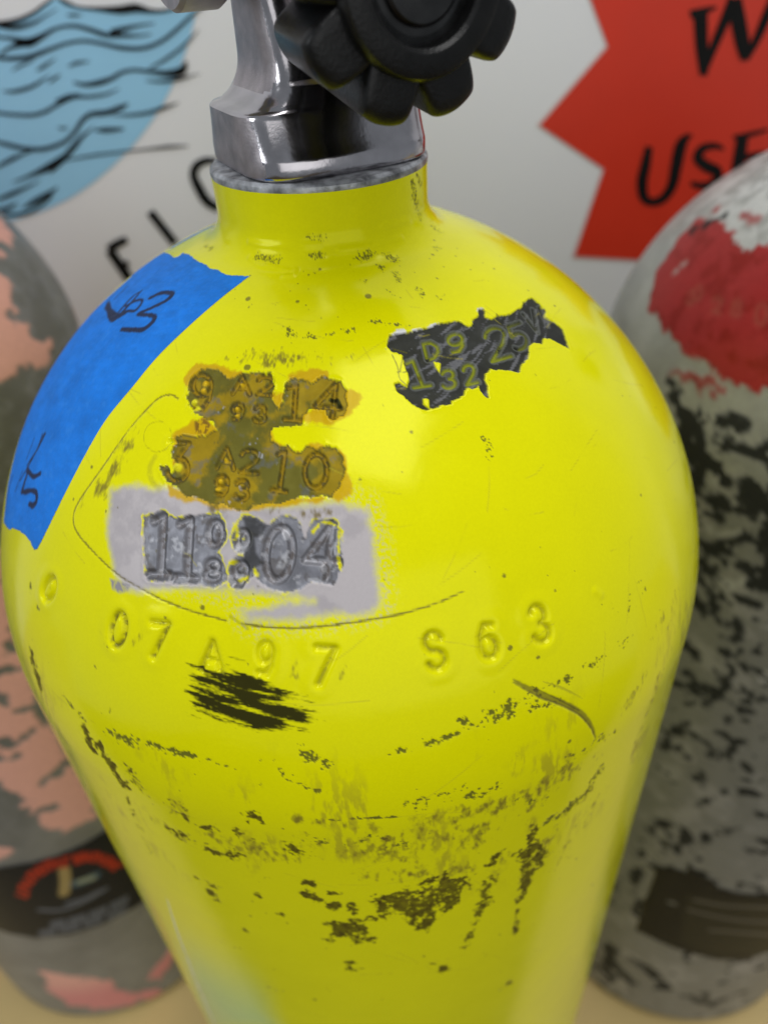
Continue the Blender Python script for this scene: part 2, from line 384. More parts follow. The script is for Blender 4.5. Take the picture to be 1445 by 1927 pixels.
ribbons('letter', [[(207, 470, 9), (245, 525, 9)], [(205, 470, 9), (222, 458, 8), (240, 450, 7)], [(226, 502, 7), (243, 494, 6)]], .0006, INK, lg)       # F
ribbons('letter', [[(283, 398, 8), (330, 458, 8)]], .0006, INK, lg)                                                                        # I
ribbons('letter', [[(408, 303, 6), (388, 302, 7), (370, 312, 8), (365, 330, 8), (374, 352, 9), (390, 378, 9), (412, 392, 8)]], .0006, INK, lg)   # C

# red starburst sign
sg = thing('starburst_sign', 'red jagged starburst printed on the white wall with black brush lettering', 'sign', tuple(on_wall([(1250, 200)])[0]))
star = [(1090, -70), (1108, -8), (1143, 88), (1015, 236), (1136, 318), (1080, 482), (1225, 490), (1270, 560), (1420, 500), (1530, 600), (1590, 480), (1740, 500), (1700, 340), (1840, 250), (1700, 140), (1760, -40), (1590, -40), (1540, -170), (1420, -70), (1290, -180), (1240, -60)]
sheet('starburst_panel', star, .0005, material('starburst_red', (.66, .028, .005), .5, var=.05, vscale=25), sg)
mid = np.mean(star, 0); big = [tuple(mid + (np.array(p) - mid) * 1.018) for p in star]
sheet('pale_border', big, .0002, material('starburst_edge', (.62, .50, .48), .5), sg, .0002)
def z3(pts): return [(980 + x / 3.1075, y / 3.1075, h / 3.1075) for x, y, h in pts]
ribbons('letter', [z3([(985, 85, 26), (1075, 60, 20), (1140, 40, 6)]), z3([(1045, 80, 42), (1050, 240, 38), (1060, 340, 36), (1062, 440, 22)]), z3([(1062, 430, 18), (1110, 300, 24), (1190, 110, 30), (1240, -10, 34)]),
                   z3([(1240, -10, 44), (1265, 120, 46), (1290, 260, 42), (1305, 350, 26)]), z3([(1305, 345, 20), (1370, 230, 24), (1440, 70, 30), (1500, -60, 30)])], .0009, INK, sg)     # W
ribbons('letter', [z3([(745, 855, 22), (725, 960, 30), (705, 1060, 32), (715, 1150, 28), (765, 1180, 24), (830, 1155, 26), (880, 1080, 30), (905, 960, 34), (930, 850, 34), (965, 800, 20), (1000, 790, 4)])], .0009, INK, sg)  # U
ribbons('letter', [z3([(1180, 870, 10), (1130, 850, 18), (1060, 865, 24), (1030, 920, 30), (1080, 970, 34), (1140, 1000, 32), (1130, 1060, 26), (1060, 1085, 22), (990, 1070, 14)])], .0009, INK, sg)   # S
ribbons('letter', [z3([(1235, 800, 10), (1310, 790, 16), (1440, 755, 8)]), z3([(1290, 800, 34), (1275, 900, 36), (1255, 1010, 34), (1250, 1080, 30)]), z3([(1265, 930, 16), (1340, 910, 18), (1420, 890, 10)]), z3([(1250, 1080, 20), (1340, 1070, 20), (1440, 1040, 12)])], .0009, INK, sg)  # E

# ================================================================== YELLOW TANK
YT = Tank(0, 0)
slen = YT.S[-1]
s_a = np.interp(.165, -YT.Zt, YT.S); s_b = np.interp(.33, -YT.Zt, YT.S)
rows = steps((0, s_a, .00028), (s_a, s_b, .0005), (s_b, slen - .03, .008), (slen - .03, slen, .0015))
cols = steps((-math.pi, -1.95, .04), (-1.95, -1.2, .0055), (-1.2, 1.0, .0031), (1.0, 1.85, .0055), (1.85, math.pi - .04, .04))
YT.grid(rows, cols)
X, Y = YT.X, YT.Y
front = sm(2.0, 1.6, np.abs(YT.th))[None, :]

yellow = thing('scuba_tank', 'fluorescent yellow dive cylinder with chipped stamps and blue tape, in front', 'scuba tank', (0, 0, FLOOR), 'dive cylinders standing by the wall')

def lerp(C, col, mk):
    mk = np.clip(mk, 0, 1)[..., None]; return C * (1 - mk) + np.asarray(col, np.float32) * mk
C = np.empty(YT.sh + (3,), np.float32); C[:] = (.785, .765, .001)
G = YT.new(.15); MT = YT.new(0.); D = YT.new(0.)
n_big = fbm(X, Y, 26, 3, 0); n_mid = fbm(X, Y, 5, 4, 1); n_chip = fbm(X, Y, 2.4, 4, 2); n_fine = fbm(X, Y, .9, 3, 3); n_grit = fbm(X, Y, .55, 2, 4)
C *= (1 + .05 * (n_big - .5) + .03 * (n_mid - .5))[..., None]
G += .10 * (n_mid - .5) + .06 * (n_big - .5)

# --- pale green band on the lower left
sd = YT.parea(YT.new(), [(318, 1600), (352, 1600), (395, 1670), (455, 1780), (530, 1940), (400, 1940), (372, 1880), (345, 1800), (325, 1700)], 14)
gm = sm(7, -7, sd + 4 * (n_big - .5)) * sm(-.19, -.26, YT.z)[:, None]
C = lerp(C, (.34, .60, .28), .85 * gm)
# --- grey primer around the lowest stamp
sd = YT.parea(YT.new(), [(207, 922), (235, 912), (330, 918), (400, 942), (520, 952), (640, 945), (688, 962), (702, 1000), (706, 1080), (714, 1120), (698, 1150), (600, 1160), (520, 1168), (470, 1165), (455, 1150), (520, 1142), (588, 1130), (560, 1120), (460, 1112), (340, 1106), (240, 1110), (215, 1080), (200, 1010)])
rag = .9 * (n_fine - .5) + 2.2 * (n_mid - .5)
pm = sm(1.0, -1.2, sd + rag); pm = np.maximum(pm, .55 * sm(.52, .75, fbm(X, Y, .42, 2, 1)) * sm(4.5, 0, sd + 3 * (n_mid - .5)) * sm(.1, .4, YT.th + .6)[None])
C = lerp(C, np.array([.47, .43, .46]), pm * .97); G = G + .25 * pm
C = lerp(C, (.33, .30, .32), pm * .5 * sm(.45, .7, n_mid))
# lighter edge drop below left of primer
sd = YT.parea(YT.new(), [(208, 1090), (245, 1100), (240, 1112), (225, 1116), (212, 1108)]); k = sm(.4, -.3, sd); C = lerp(C, (.30, .28, .30), k * (.6 + .4 * (n_grit > .5)))

# --- patch of old olive and ochre paint: halo, then bare
def zc(pts): return [(240 + x / 2.89, 640 + y / 2.89) for x, y in pts]
halo = YT.new()
for P in ([(310, 250), (320, 170), (380, 125), (470, 130), (545, 145), (560, 165), (620, 170), (640, 190), (560, 240), (400, 260)], [(870, 240), (890, 185), (940, 165), (1030, 158), (1090, 180), (1100, 215), (1000, 240)],
          [(1150, 285), (1215, 275), (1265, 300), (1262, 350), (1220, 400), (1160, 440), (1100, 470), (960, 440), (940, 400), (1100, 330)],
          [(780, 470), (930, 455), (990, 420), (960, 400), (830, 440), (770, 480), (780, 550), (880, 590), (930, 640), (990, 560), (1060, 570), (1090, 590), (1000, 620), (800, 600)],
          [(1150, 600), (1185, 620), (1190, 720), (1225, 780), (1210, 850), (1150, 885), (1090, 860), (1140, 760)], [(215, 780), (300, 830), (420, 860), (560, 890), (900, 860), (1080, 850), (1060, 880), (900, 895), (700, 925), (480, 915), (330, 880), (240, 850)],
          [(250, 560), (240, 520), (360, 430), (420, 420), (490, 480), (450, 525), (300, 540), (290, 640), (250, 690)], [(770, 280), (850, 290), (840, 370), (800, 390)]):
    YT.parea(halo, zc(P))
hm = sm(.35, -.35, halo + 1.5 * (n_chip - .5)) * sm(.2, .35, n_mid + .25)
C = lerp(C, (.60, .365, .004), hm * .95); G = G + .15 * hm
C = lerp(C, (.22, .115, .012), sm(.3, -.3, YT.parea(YT.new(), zc([(365, 440), (420, 425), (455, 460), (430, 510), (370, 505)]))) * sm(.4, .55, n_fine))
olive = YT.parea(YT.new(), zc([(330, 262), (345, 210), (390, 175), (440, 160), (490, 158), (525, 190), (555, 215), (590, 195), (650, 178), (780, 178), (790, 240), (780, 300), (805, 350), (822, 380), (850, 330), (860, 240), (905, 205), (960, 212), (1000, 230), (1060, 198), (1110, 208), (1160, 225), (1185, 270), (1192, 320), (1180, 400), (1130, 430), (1090, 418), (1080, 375), (1000, 378), (955, 410), (945, 455), (850, 470), (790, 475), (770, 505), (780, 548), (820, 580), (870, 580), (930, 622), (975, 578), (1040, 602), (1080, 573), (1130, 590), (1165, 640), (1175, 720), (1160, 800), (1110, 865), (1060, 842), (1000, 862), (930, 850), (850, 882), (760, 885), (690, 905), (620, 922), (560, 908), (520, 880), (450, 892), (390, 860), (320, 845), (265, 800), (215, 770), (185, 725), (180, 690), (215, 680), (240, 720), (280, 680), (250, 640), (235, 610), (260, 575), (255, 525), (340, 520), (440, 515), (490, 487), (470, 460), (430, 425), (385, 405), (335, 360), (318, 320)]))
olive = olive + 1.3 * (n_chip - .5) + .5 * (n_fine - .5)
om = sm(.12, -.12, olive)
mot = fbm(X, Y, 7, 5, 5); och = sm(.42, .62, mot)[..., None]
oc = np.array([.125, .108, .014]) * (1 - och) + np.array([.31, .205, .006]) * och
oc = oc * (.72 + .56 * n_mid)[..., None]
oc = lerp(oc, (.10, .115, .115), sm(.62, .76, fbm(X, Y, 4, 4, 3)) * .5); oc = lerp(oc, (.42, .43, .44), sm(.80, .86, fbm(X, Y, 2.2, 3, 0)) * .7)
C = C * (1 - om[..., None]) + oc * om[..., None]; G = G * (1 - om) + om * (.42 + .2 * n_fine)
D -= .30 * om; D += .07 * sm(.8, .1, olive) * sm(-.05, .15, olive)
C = lerp(C, (.10, .09, .02), sm(.22, .02, np.abs(olive + .1)) * .7)
ost = [('9', 378, 737, 36, 66, 4), ('A', 454, 724, 32, 32, 4), ('2', 499, 724, 30, 34, 4), ('9', 446, 774, 20, 30, 4), ('3', 488, 778, 20, 30, 4), ('1s', 553, 756, 32, 66, 4), ('4', 618, 752, 48, 66, 6),
       ('3f', 334, 868, 40, 74, 4), ('A', 424, 862, 32, 38, 4), ('2', 468, 868, 34, 42, 4), ('9', 416, 914, 22, 36, 4), ('3', 454, 922, 24, 36, 4), ('1s', 529, 886, 28, 76, 8), ('0', 594, 886, 42, 64, 4)]
og = stamp(YT, YT.new(), ost, 3.1); gi = sm(.35, -.25, og)
D -= .5 * gi; D += .10 * sm(1.6, .2, og) * sm(.0, .4, og)
C = lerp(C, (.33, .20, .006), gi * om * .85 * sm(.3, .55, n_mid + .1)); C = lerp(C, (.045, .04, .012), om * sm(.35, .05, np.abs(og - .12)) * .62 * sm(.3, .55, n_fine))
C = lerp(C, (.03, .035, .03), om * gi * sm(.6, .7, n_fine) * .8)
# paint lumps left in the loops
for (x, y, r) in ((387, 722, 9), (383, 735, 7), (446, 770, 6), (446, 781, 5), (414, 905, 7), (410, 920, 6), (336, 880, 12), (366, 757, 9), (370, 768, 8), (456, 724, 5), (424, 866, 5)):
    b = YT.pstroke(YT.new(), [(x, y)], r * .55); k = sm(.7, -.7, b); D += .55 * k
    C = lerp(C, (.66, .42, .006) if y not in (757, 768, 880) else (.72, .66, .01), sm(.35, -.1, b)); G = np.where(b < 0, .25, G)
C = lerp(C, (.004, .004, .003), sm(.2, -.1, YT.pstroke(YT.new(), [(622, 752), (634, 752), (640, 764)], 3.5)))

# --- lowest stamp: 11 / 0 8 / 6 9 / 04, down to grey metal
gst = [('1s', 302, 1026, 38, 112, 3), ('1s', 352, 1032, 40, 112, 3), ('0', 404, 1004, 24, 44, 4), ('8', 399, 1074, 26, 36, 4), ('0', 456, 1014, 20, 30, 4), ('9', 451, 1080, 24, 40, 4), ('0', 525, 1043, 50, 100, 6), ('4', 607, 1036, 62, 100, 5)]
gg = stamp(YT, stamp(YT, YT.new(), gst[:2] + gst[6:], 6.6), gst[2:6], 4.6)
area_ = YT.parea(YT.new(), [(270, 972), (296, 964), (330, 975), (352, 972), (378, 968), (410, 968), (420, 985), (420, 1020), (410, 1040), (420, 1062), (425, 1090), (405, 1105), (380, 1100), (330, 1095), (280, 1085), (272, 1070)])
YT.parea(area_, [(455, 970), (485, 975), (505, 990), (530, 972), (560, 975), (575, 1010), (590, 980), (625, 978), (642, 1000), (640, 1070), (628, 1100), (590, 1095), (565, 1108), (535, 1118), (500, 1108), (480, 1080), (450, 1100), (432, 1075), (460, 1050), (462, 1030), (440, 1020), (440, 995)])
gsd = np.minimum(gg - .45, area_) + 1.1 * (n_chip - .5) + .4 * (n_fine - .5); gmk = sm(.14, -.12, gsd)
lipy = sm(.5, .2, gsd) * sm(-.1, .1, gsd) * sm(.46, .6, n_mid + .2 * (n_fine - .5))
C = lerp(C, (.78, .72, .01), lipy)
mc = np.array([.215, .217, .245]) * (.5 + 1.0 * fbm(X, Y, 3.2, 5, 2))[..., None]
C = C * (1 - gmk[..., None]) + mc * gmk[..., None]; G = G * (1 - gmk) + gmk * (.36 + .2 * n_fine); MT = np.maximum(MT, .35 * gmk)
gin = sm(.55, -.75, gg)
C = lerp(C, (.36, .35, .37), gin * gmk * .55); C = lerp(C, (.075, .072, .078), gmk * sm(.45, .05, np.abs(gg - .1)) * .62)
C = lerp(C, (.07, .045, .03), gmk * gin * sm(.50, .66, n_fine) * .7)
C = lerp(C, (.09, .075, .065), gmk * sm(.55, .7, fbm(X, Y, 2.2, 4, 0)) * .6); C = lerp(C, (.50, .50, .53), gmk * sm(.60, .74, fbm(X, Y, 1.8, 3, 3)) * .55)
D -= .26 * gmk; D -= .65 * gin; D += .07 * sm(.9, .2, gsd) * sm(0., .3, gsd) + .05 * gmk * sm(1.2, .3, gg) * sm(0, .35, gg) + gmk * .12 * (fbm(X, Y, 1.6, 3, 5) - .5)
C = lerp(C, (.035, .035, .038), gmk * sm(.4, -.3, YT.parea(YT.new(), [(456, 972), (478, 975), (500, 990), (495, 1005), (478, 1012), (480, 1040), (495, 1060), (470, 1075), (455, 1050), (470, 1020)])) * .85)
C = lerp(C, (.55, .55, .57), gmk * sm(.3, -.6, YT.pstroke(YT.new(), [(522, 1025), (528, 1060)], 11)) * sm(.35, .5, n_mid) * .8)
for P in ([(440, 985), (446, 1000), (441, 1014)], [(432, 1060), (446, 1056)], [(446, 1095), (462, 1088), (458, 1075)], [(478, 1068), (482, 1082)], [(455, 1014)], [(640, 1000), (636, 1050), (644, 1072)], [(590, 1000), (605, 984), (628, 986)]):
    C = lerp(C, (.76, .70, .008), sm(.42, .58, fbm(X, Y, 1.6, 2, 4) + .08) * sm(.25, -.15, YT.pstroke(YT.new(), P, 2.4) + .8 * (n_fine - .5)))

# --- black patch upper right
def zb(pts): return [(680 + x / 3.44, 540 + y / 3.44) for x, y in pts]
blk = YT.parea(YT.new(), zb([(180, 310), (290, 295), (400, 270), (500, 243), (600, 215), (660, 230), (700, 265), (725, 215), (760, 190), (752, 145), (795, 140), (800, 195), (850, 215), (880, 185), (950, 175), (1040, 135), (1050, 100), (1100, 68), (1150, 105), (1190, 150), (1195, 190), (1250, 230), (1305, 275), (1345, 400), (1290, 370), (1220, 335), (1180, 330), (1165, 370), (1110, 355), (1085, 390), (1080, 460), (1030, 500), (1020, 550), (940, 540), (840, 530), (805, 570), (800, 600), (820, 640), (820, 720), (790, 700), (760, 640), (720, 660), (680, 660), (660, 700), (590, 740), (580, 760), (520, 765), (440, 795), (380, 790), (300, 730), (230, 670), (215, 620), (240, 615), (290, 640), (315, 600), (285, 520), (265, 440), (195, 412), (168, 385)]))
hole = YT.parea(YT.parea(YT.new(), zb([(398, 720), (438, 722), (442, 790), (400, 760)])), zb([(465, 482), (515, 490), (508, 560), (480, 520)]))
blk = np.maximum(blk + .7 * (n_chip - .5) + .3 * (n_fine - .5), -hole); bm_ = sm(.12, -.1, blk)
wht = YT.parea(YT.parea(YT.parea(YT.parea(YT.new(), zb([(195, 312), (230, 275), (275, 268), (298, 298)])), zb([(310, 293), (330, 275), (395, 268), (402, 280)])), zb([(415, 275), (450, 240), (500, 235), (512, 250)])), zb([(745, 160), (750, 136), (790, 134), (795, 150)]))
wm = sm(.15, -.15, wht + .4 * (n_fine - .5)); C = lerp(C, (.72, .72, .70), wm)
bc = np.array([.028, .029, .029]) * (.6 + .9 * n_mid)[..., None]
stk = fbm(X * .35 + Y * .9, (Y * .35 - X * .9) * .18, 1.3, 3, 1)
bc = lerp(bc, (.20, .20, .21), sm(.60, .74, stk) * .6)
C = C * (1 - bm_[..., None]) + bc * bm_[..., None]; G = G * (1 - bm_) + bm_ * (.5 + .15 * n_fine)
D -= .28 * bm_; D += .06 * sm(.8, .1, blk) * sm(-.1, .15, blk)
bst = [('1s', 785, 701, 32, 52, -8, -.25), ('D', 812, 658, 28, 32, -14), ('9', 859, 644, 28, 34, -12), ('3', 845, 712, 24, 34, -8), ('2', 885, 703, 22, 36, -14), ('2', 936, 645, 40, 60, -16), ('5', 976, 632, 30, 48, -20), ('V', 1003, 605, 20, 42, -24), ('R', 1030, 592, 20, 36, -24)]
bg = stamp(YT, YT.new(), bst, 2.8); bi = sm(.3, -.2, bg)
D -= .36 * bi * bm_; D += .16 * bm_ * sm(1.3, .2, bg) * sm(0., .35, bg)
C = lerp(C, (.29, .32, .015), bm_ * bi * sm(.32, .5, n_mid + .25 * n_fine) * sm(1.0, .6, YT.th)[None] * .85); C = lerp(C, (.17, .18, .16), bm_ * sm(.3, .08, np.abs(bg - .3)) * .5)
# cracked flake beside it
for P in ([(738, 668), (748, 690), (752, 712), (764, 724)], [(758, 672), (752, 700)], [(748, 700), (765, 700)], [(740, 655), (765, 662)]):
    C = lerp(C, (.12, .11, .01), sm(.12, 0, YT.pstroke(YT.new(), P, .5)) * .8)

# --- pressed figures under the paint
rowst = [('0', 222, 1185, 26, 62, 4, .06), ('7', 297, 1204, 30, 66, 6, .05), ('A', 398, 1234, 36, 50, 4), ('9', 499, 1241, 24, 60, 4), ('7', 609, 1253, 34, 72, 4, .06),
         ('S', 819, 1226, 34, 68, -10), ('6', 919, 1207, 30, 64, -10), ('3', 1016, 1175, 30, 68, -12), ('0', 92, 1108, 20, 44, 16)]
rg = stamp(YT, YT.new(), rowst, 4.8); ri = sm(.5, -.65, rg)
D -= .85 * ri; D += .10 * sm(3.2, .9, rg) * sm(.2, 1., rg)
C = lerp(C, (.40, .35, .012), ri * .42 * sm(.3, .65, n_mid + .1)); 
for cx_, cy_, a_, amt in ((222, 1185, 17, 1.), (292, 1215, 17, .9), (398, 1245, 20, .5), (612, 1270, 14, .5), (822, 1228, 16, .45), (920, 1208, 16, .45), (1016, 1178, 14, .3)):
    k = sm(.3, -.5, rg) * sm(6, 0, YT.pstroke(YT.new(), [(cx_, cy_ - 20), (cx_, cy_ + 25)], a_, 8)) * amt
    C = lerp(C, (.13, .105, .02), k * sm(.40, .62, n_fine + .3 * (n_mid - .5)) * .9)

# --- dirt: fine dark specks, soft brown smudges, scraped brown patches
spk, smu, scr = YT.new(0.), YT.new(0.), YT.new(0.)
def dab(A, P, hw, amt=1.):
    sd = YT.pstroke(YT.new(), P, .5, hw * .6 + 3); u = hw * YT.mmpx
    np.maximum(A, amt * np.clip(1.2 - sd / (u * 1.35), 0, 1), out=A)
for P, h, a_ in (([(115, 1305), (165, 1360)], 7, .55), ([(205, 1385), (300, 1405)], 12, .75), ([(300, 1408), (370, 1425)], 10, .8), ([(370, 1425), (440, 1448)], 8, .55), ([(560, 1412), (612, 1440)], 13, .7), ([(500, 1438), (552, 1456)], 13, .5), ([(470, 1474), (492, 1475)], 4, .7), ([(575, 1482), (600, 1488)], 7, .7), ([(545, 1470), (580, 1478)], 4, .5),
                 ([(805, 1396), (856, 1384)], 9, .8), ([(868, 1352), (888, 1366)], 8, .9), ([(903, 1368), (912, 1356)], 10, .7), ([(918, 1352), (962, 1342)], 14, .78), ([(960, 1325), (1012, 1312)], 11, .72), ([(1003, 1332), (1048, 1322)], 7, .8), ([(1010, 1298), (1040, 1286)], 7, .8), ([(1048, 1286), (1074, 1276)], 9, .75), ([(1090, 1262), (1116, 1252)], 9, .7), ([(1125, 1236), (1180, 1204)], 9, .5), ([(1174, 1200), (1182, 1165), (1185, 1120)], 3, .5), ([(735, 1416), (760, 1414)], 10, .7),
                 ([(619, 1544), (690, 1540), (746, 1538)], 4, .95), ([(770, 1513), (850, 1500), (929, 1485)], 16, .55), ([(958, 1504), (1019, 1508)], 14, .6), ([(1030, 1545), (1061, 1527), (1104, 1489)], 13, .85), ([(1104, 1489), (1128, 1452)], 14, .6), ([(824, 1492), (923, 1479)], 10, .55), ([(700, 1575), (760, 1590), (800, 1570)], 12, .5), ([(560, 1575), (640, 1590), (690, 1580)], 10, .4), ([(1056, 1436), (1155, 1376)], 12, .55),
                 ([(482, 484), (522, 490)], 7, .85), ([(585, 480), (606, 480)], 6, .9), ([(676, 484), (698, 479)], 9, .95), ([(728, 482), (742, 488)], 9, .85), ([(712, 500), (722, 506)], 6, .8), ([(775, 345), (783, 378), (790, 405)], 9, .8), ([(815, 426), (826, 434)], 8, .6), ([(822, 468)], 8, .6), ([(580, 446), (612, 446)], 6, .6), ([(384, 464), (400, 468)], 7, .6), ([(785, 330), (792, 345)], 7, .8),
                 ([(541, 618), (550, 630)], 7, .9), ([(618, 631), (630, 628)], 5, .9), ([(648, 624), (664, 620)], 6, .7), ([(572, 631), (592, 634)], 5, .7), ([(700, 604), (716, 605)], 5, .95), ([(724, 609), (770, 613)], 3, .8), ([(788, 546), (796, 554)], 7, .8), ([(744, 512), (750, 526)], 6, .85), ([(686, 528)], 5, .8), ([(594, 512)], 7, .6), ([(730, 545), (752, 560)], 5, .4), ([(830, 560)], 10, .35),
                 ([(58, 1105), (56, 1118)], 6, .9), ([(72, 1145)], 5, .7), ([(1155, 1140), (1164, 1150)], 9, .7), ([(1144, 1148)], 6, .6), ([(1200, 1100), (1206, 1092)], 5, .7), ([(1213, 1108)], 9, .7), ([(1195, 1140)], 4, .8), ([(912, 826), (920, 856)], 8, .6), ([(206, 1330), (210, 1345)], 5, .5)):
    dab(spk, P, h, a_)
for P, h, a_ in (([(505, 680), (535, 672), (565, 676)], 16, .85), ([(605, 673), (612, 680)], 13, .6), ([(455, 678), (475, 670)], 14, .5), ([(655, 672), (665, 678)], 9, .4), ([(405, 676), (425, 672)], 8, .4), ([(235, 840), (215, 880), (190, 915)], 20, .8), ([(262, 800), (238, 850)], 9, .55), ([(170, 920), (148, 955)], 8, .5),
                 ([(400, 957), (425, 960)], 11, .6), ([(575, 965), (622, 960)], 12, .6), ([(505, 957), (520, 960)], 8, .5), ([(500, 1602), (560, 1590)], 34, .55), ([(640, 1600), (760, 1585), (880, 1560)], 30, .42), ([(880, 1560), (1000, 1510), (1130, 1410)], 26, .5), ([(1190, 1420), (1240, 1280)], 18, .45), ([(1255, 1190), (1272, 1110)], 12, .55), ([(1225, 1200), (1245, 1165)], 14, .6), ([(1180, 1330), (1205, 1280)], 16, .45),
                 ([(190, 1180), (200, 1215)], 8, .4), ([(262, 1200), (256, 1215)], 9, .5), ([(556, 1250), (556, 1270)], 9, .7), ([(650, 1255), (640, 1275)], 6, .6), ([(435, 1120), (452, 1150)], 6, .5), ([(470, 1120), (460, 1135)], 5, .4), ([(100, 1080), (95, 1120)], 11, .35), ([(560, 1540), (700, 1560)], 18, .5), ([(600, 1592), (760, 1602), (900, 1578)], 36, .62), ([(800, 1545), (960, 1512), (1085, 1448)], 28, .66), ([(400, 1570), (480, 1600), (560, 1612)], 26, .5), ([(700, 1640), (860, 1640)], 30, .4), ([(1010, 1600), (1100, 1500)], 26, .5), ([(300, 1550), (420, 1610)], 18, .4), ([(720, 1580), (800, 1550), (880, 1520)], 18, .6), ([(900, 1520), (1010, 1480), (1090, 1430)], 14, .6), ([(930, 1640), (960, 1600)], 18, .35), ([(1040, 1640), (1120, 1500)], 30, .28)):
    dab(smu, P, h, a_)
for P, h, a_ in (([(572, 1682), (600, 1694), (633, 1708)], 10, .85), ([(628, 1682)], 8, .9), ([(661, 1700), (664, 1718)], 9, .8), ([(722, 1698), (783, 1682), (868, 1664)], 19, .8), ([(661, 1732), (718, 1725), (746, 1706)], 10, .8), ([(770, 1720), (800, 1728)], 15, .7), ([(800, 1740), (812, 1690)], 14, .85), ([(840, 1712), (862, 1682)], 11, .8), ([(628, 1736), (645, 1762)], 12, .85), ([(656, 1748), (692, 1768)], 14, .85), ([(619, 1769)], 9, .85),
                 ([(925, 1626), (945, 1602)], 9, .85), ([(925, 1650), (914, 1676), (905, 1704)], 13, .6), ([(873, 1782), (890, 1750), (900, 1715)], 8, .5), ([(1006, 1560), (996, 1592)], 9, .95), ([(992, 1600), (1012, 1618)], 18, .88), ([(998, 1635), (981, 1692)], 9, .9), ([(974, 1710), (968, 1760)], 5, .6), ([(661, 1812), (665, 1824)], 9, .8), ([(835, 1823)], 9, .85), ([(816, 1812)], 7, .6), ([(960, 1850)], 12, .4), ([(520, 1865)], 12, .3),
                 ([(332, 1515), (340, 1528)], 16, .68), ([(455, 1545), (475, 1538)], 13, .6), ([(455, 1570), (466, 1580)], 12, .8), ([(375, 1556), (405, 1560)], 13, .45), ([(316, 1560), (366, 1583)], 11, .5), ([(380, 1592), (400, 1606)], 11, .55), ([(420, 1608), (446, 1608)], 13, .65), ([(545, 1596), (556, 1604)], 17, .5), ([(380, 1655), (398, 1665)], 12, .5), ([(395, 1679)], 10, .9), ([(532, 1722)], 8, .9), ([(484, 1685)], 7, .8), ([(459, 1749)], 7, .7), ([(413, 1697)], 6, .7), ([(490, 1655), (512, 1652)], 8, .5), ([(570, 1658), (582, 1662)], 11, .7),
                 ([(160, 1372), (166, 1395), (176, 1412)], 9, .85), ([(190, 1408), (210, 1440), (233, 1478)], 12, .85), ([(250, 1455), (262, 1485)], 13, .6), ([(60, 1232), (66, 1258), (76, 1295)], 9, .8), ([(232, 1480), (262, 1560), (285, 1610)], 6, .4), ([(150, 1380)], 7, .6)):
    dab(scr, P, h * 1.4, a_)
spots = fbm(X, Y, 1.6, 3, 0) * .5 + fbm(X, Y, .55, 2, 2) * .5
km = sm(-.03, .16, spk * .70 + (spots - .5) * 2.3 - .50) * (spk > .01); C = lerp(C, (.055, .054, .018), km * .85); G = G + .25 * km; D -= .06 * km
vs = fbm(X, Y * .42, .95, 3, 3)
ks = sm(-.08, .55, smu * .72 + (vs * .6 + n_mid * .4 - .5) * 2.2 - .34) * sm(.0, .15, smu); C = lerp(C, (.155, .11, .018), ks * .85); G = G + .2 * ks
z4 = lambda P: [(520 + x / 2.125, 1400 + y / 2.125) for x, y in P]
big_ = YT.new()
for P in ([(420, 612), (500, 590), (560, 568), (640, 528), (680, 512), (695, 545), (758, 532), (742, 590), (722, 640), (690, 660), (650, 690), (604, 748), (540, 722), (562, 682), (480, 662), (420, 692), (350, 712), (296, 702), (390, 684), (432, 650)], [(1018, 330), (1042, 348), (1018, 408), (1062, 446), (1068, 482), (1032, 512), (1002, 572), (972, 632), (980, 560), (984, 470), (1000, 400)],
          [(222, 708), (290, 718), (362, 736), (378, 776), (340, 802), (290, 772), (240, 772), (198, 786), (236, 750)], [(110, 596), (180, 622), (262, 640), (228, 672), (160, 630)], [(548, 722), (600, 700), (612, 748), (560, 742)]):
    YT.parea(big_, z4(P))
scr = np.maximum(scr, .80 * np.clip(.9 - big_ / 1.6, 0, 1))
vb = fbm(X, Y * .7, 2.2, 5, 4) * .6 + fbm(X, Y, .75, 2, 1) * .4
kb = sm(-.05, .2, scr * .98 + (vb - .5) * 2.3 - .50) * (scr > .01)
C = lerp(C, np.array([.060, .040, .010]), kb * (.90 + .3 * (n_fine - .5))); G = G + .3 * kb; D -= .05 * kb
# thin worn film over the rubbed belly of the cylinder
film = (sm(-.108, -.13, YT.z) * sm(-.175, -.15, YT.z))[:, None] * sm(.50, .68, fbm(X, Y * .5, 9, 5, 3)) * sm(.4, .62, fbm(X * 1.6, Y * .35, 1.5, 3, 2)); C = lerp(C, (.33, .27, .02), film * .55)
# --- scored outline, ring mark, long gouges
def line(P, hw, col, amt, soft=.16, brk=0., dep=0.):
    global C, D
    sd = YT.pstroke(YT.new(), P, hw); k = sm(soft, -soft * .4, sd + .25 * (n_fine - .5)); k = k * (sm(brk - .12, brk + .12, n_mid * .5 + n_fine * .5) if brk else 1)
    C = lerp(C, col, k * amt); D -= dep * k
line([(335, 750), (322, 743), (302, 747), (278, 768), (240, 812), (190, 884), (152, 938), (139, 968), (142, 996), (168, 1030), (215, 1076), (262, 1106), (312, 1132), (370, 1153), (425, 1168)], 1.2, (.14, .11, .02), .85, .16, .3, .1)
line([(455, 1174), (500, 1180), (560, 1182), (620, 1177), (700, 1166), (760, 1154), (820, 1136), (874, 1112)], [2, 1.6, 1.7, 1.6, 1.6, 1.3, 1.1, .5], (.13, .10, .02), .9, .16, .28, .1)
line([(434, 1160), (450, 1172), (466, 1183)], 3, (.42, .40, .02), .6)
line([(320, 806), (324, 822), (316, 842), (296, 850), (276, 840), (271, 820), (280, 800), (298, 793), (312, 797)], .7, (.25, .22, .01), .5, .16, .36)
line([(292, 860), (282, 880), (286, 905), (300, 920)], 4, (.30, .26, .02), .35, .5, .45)
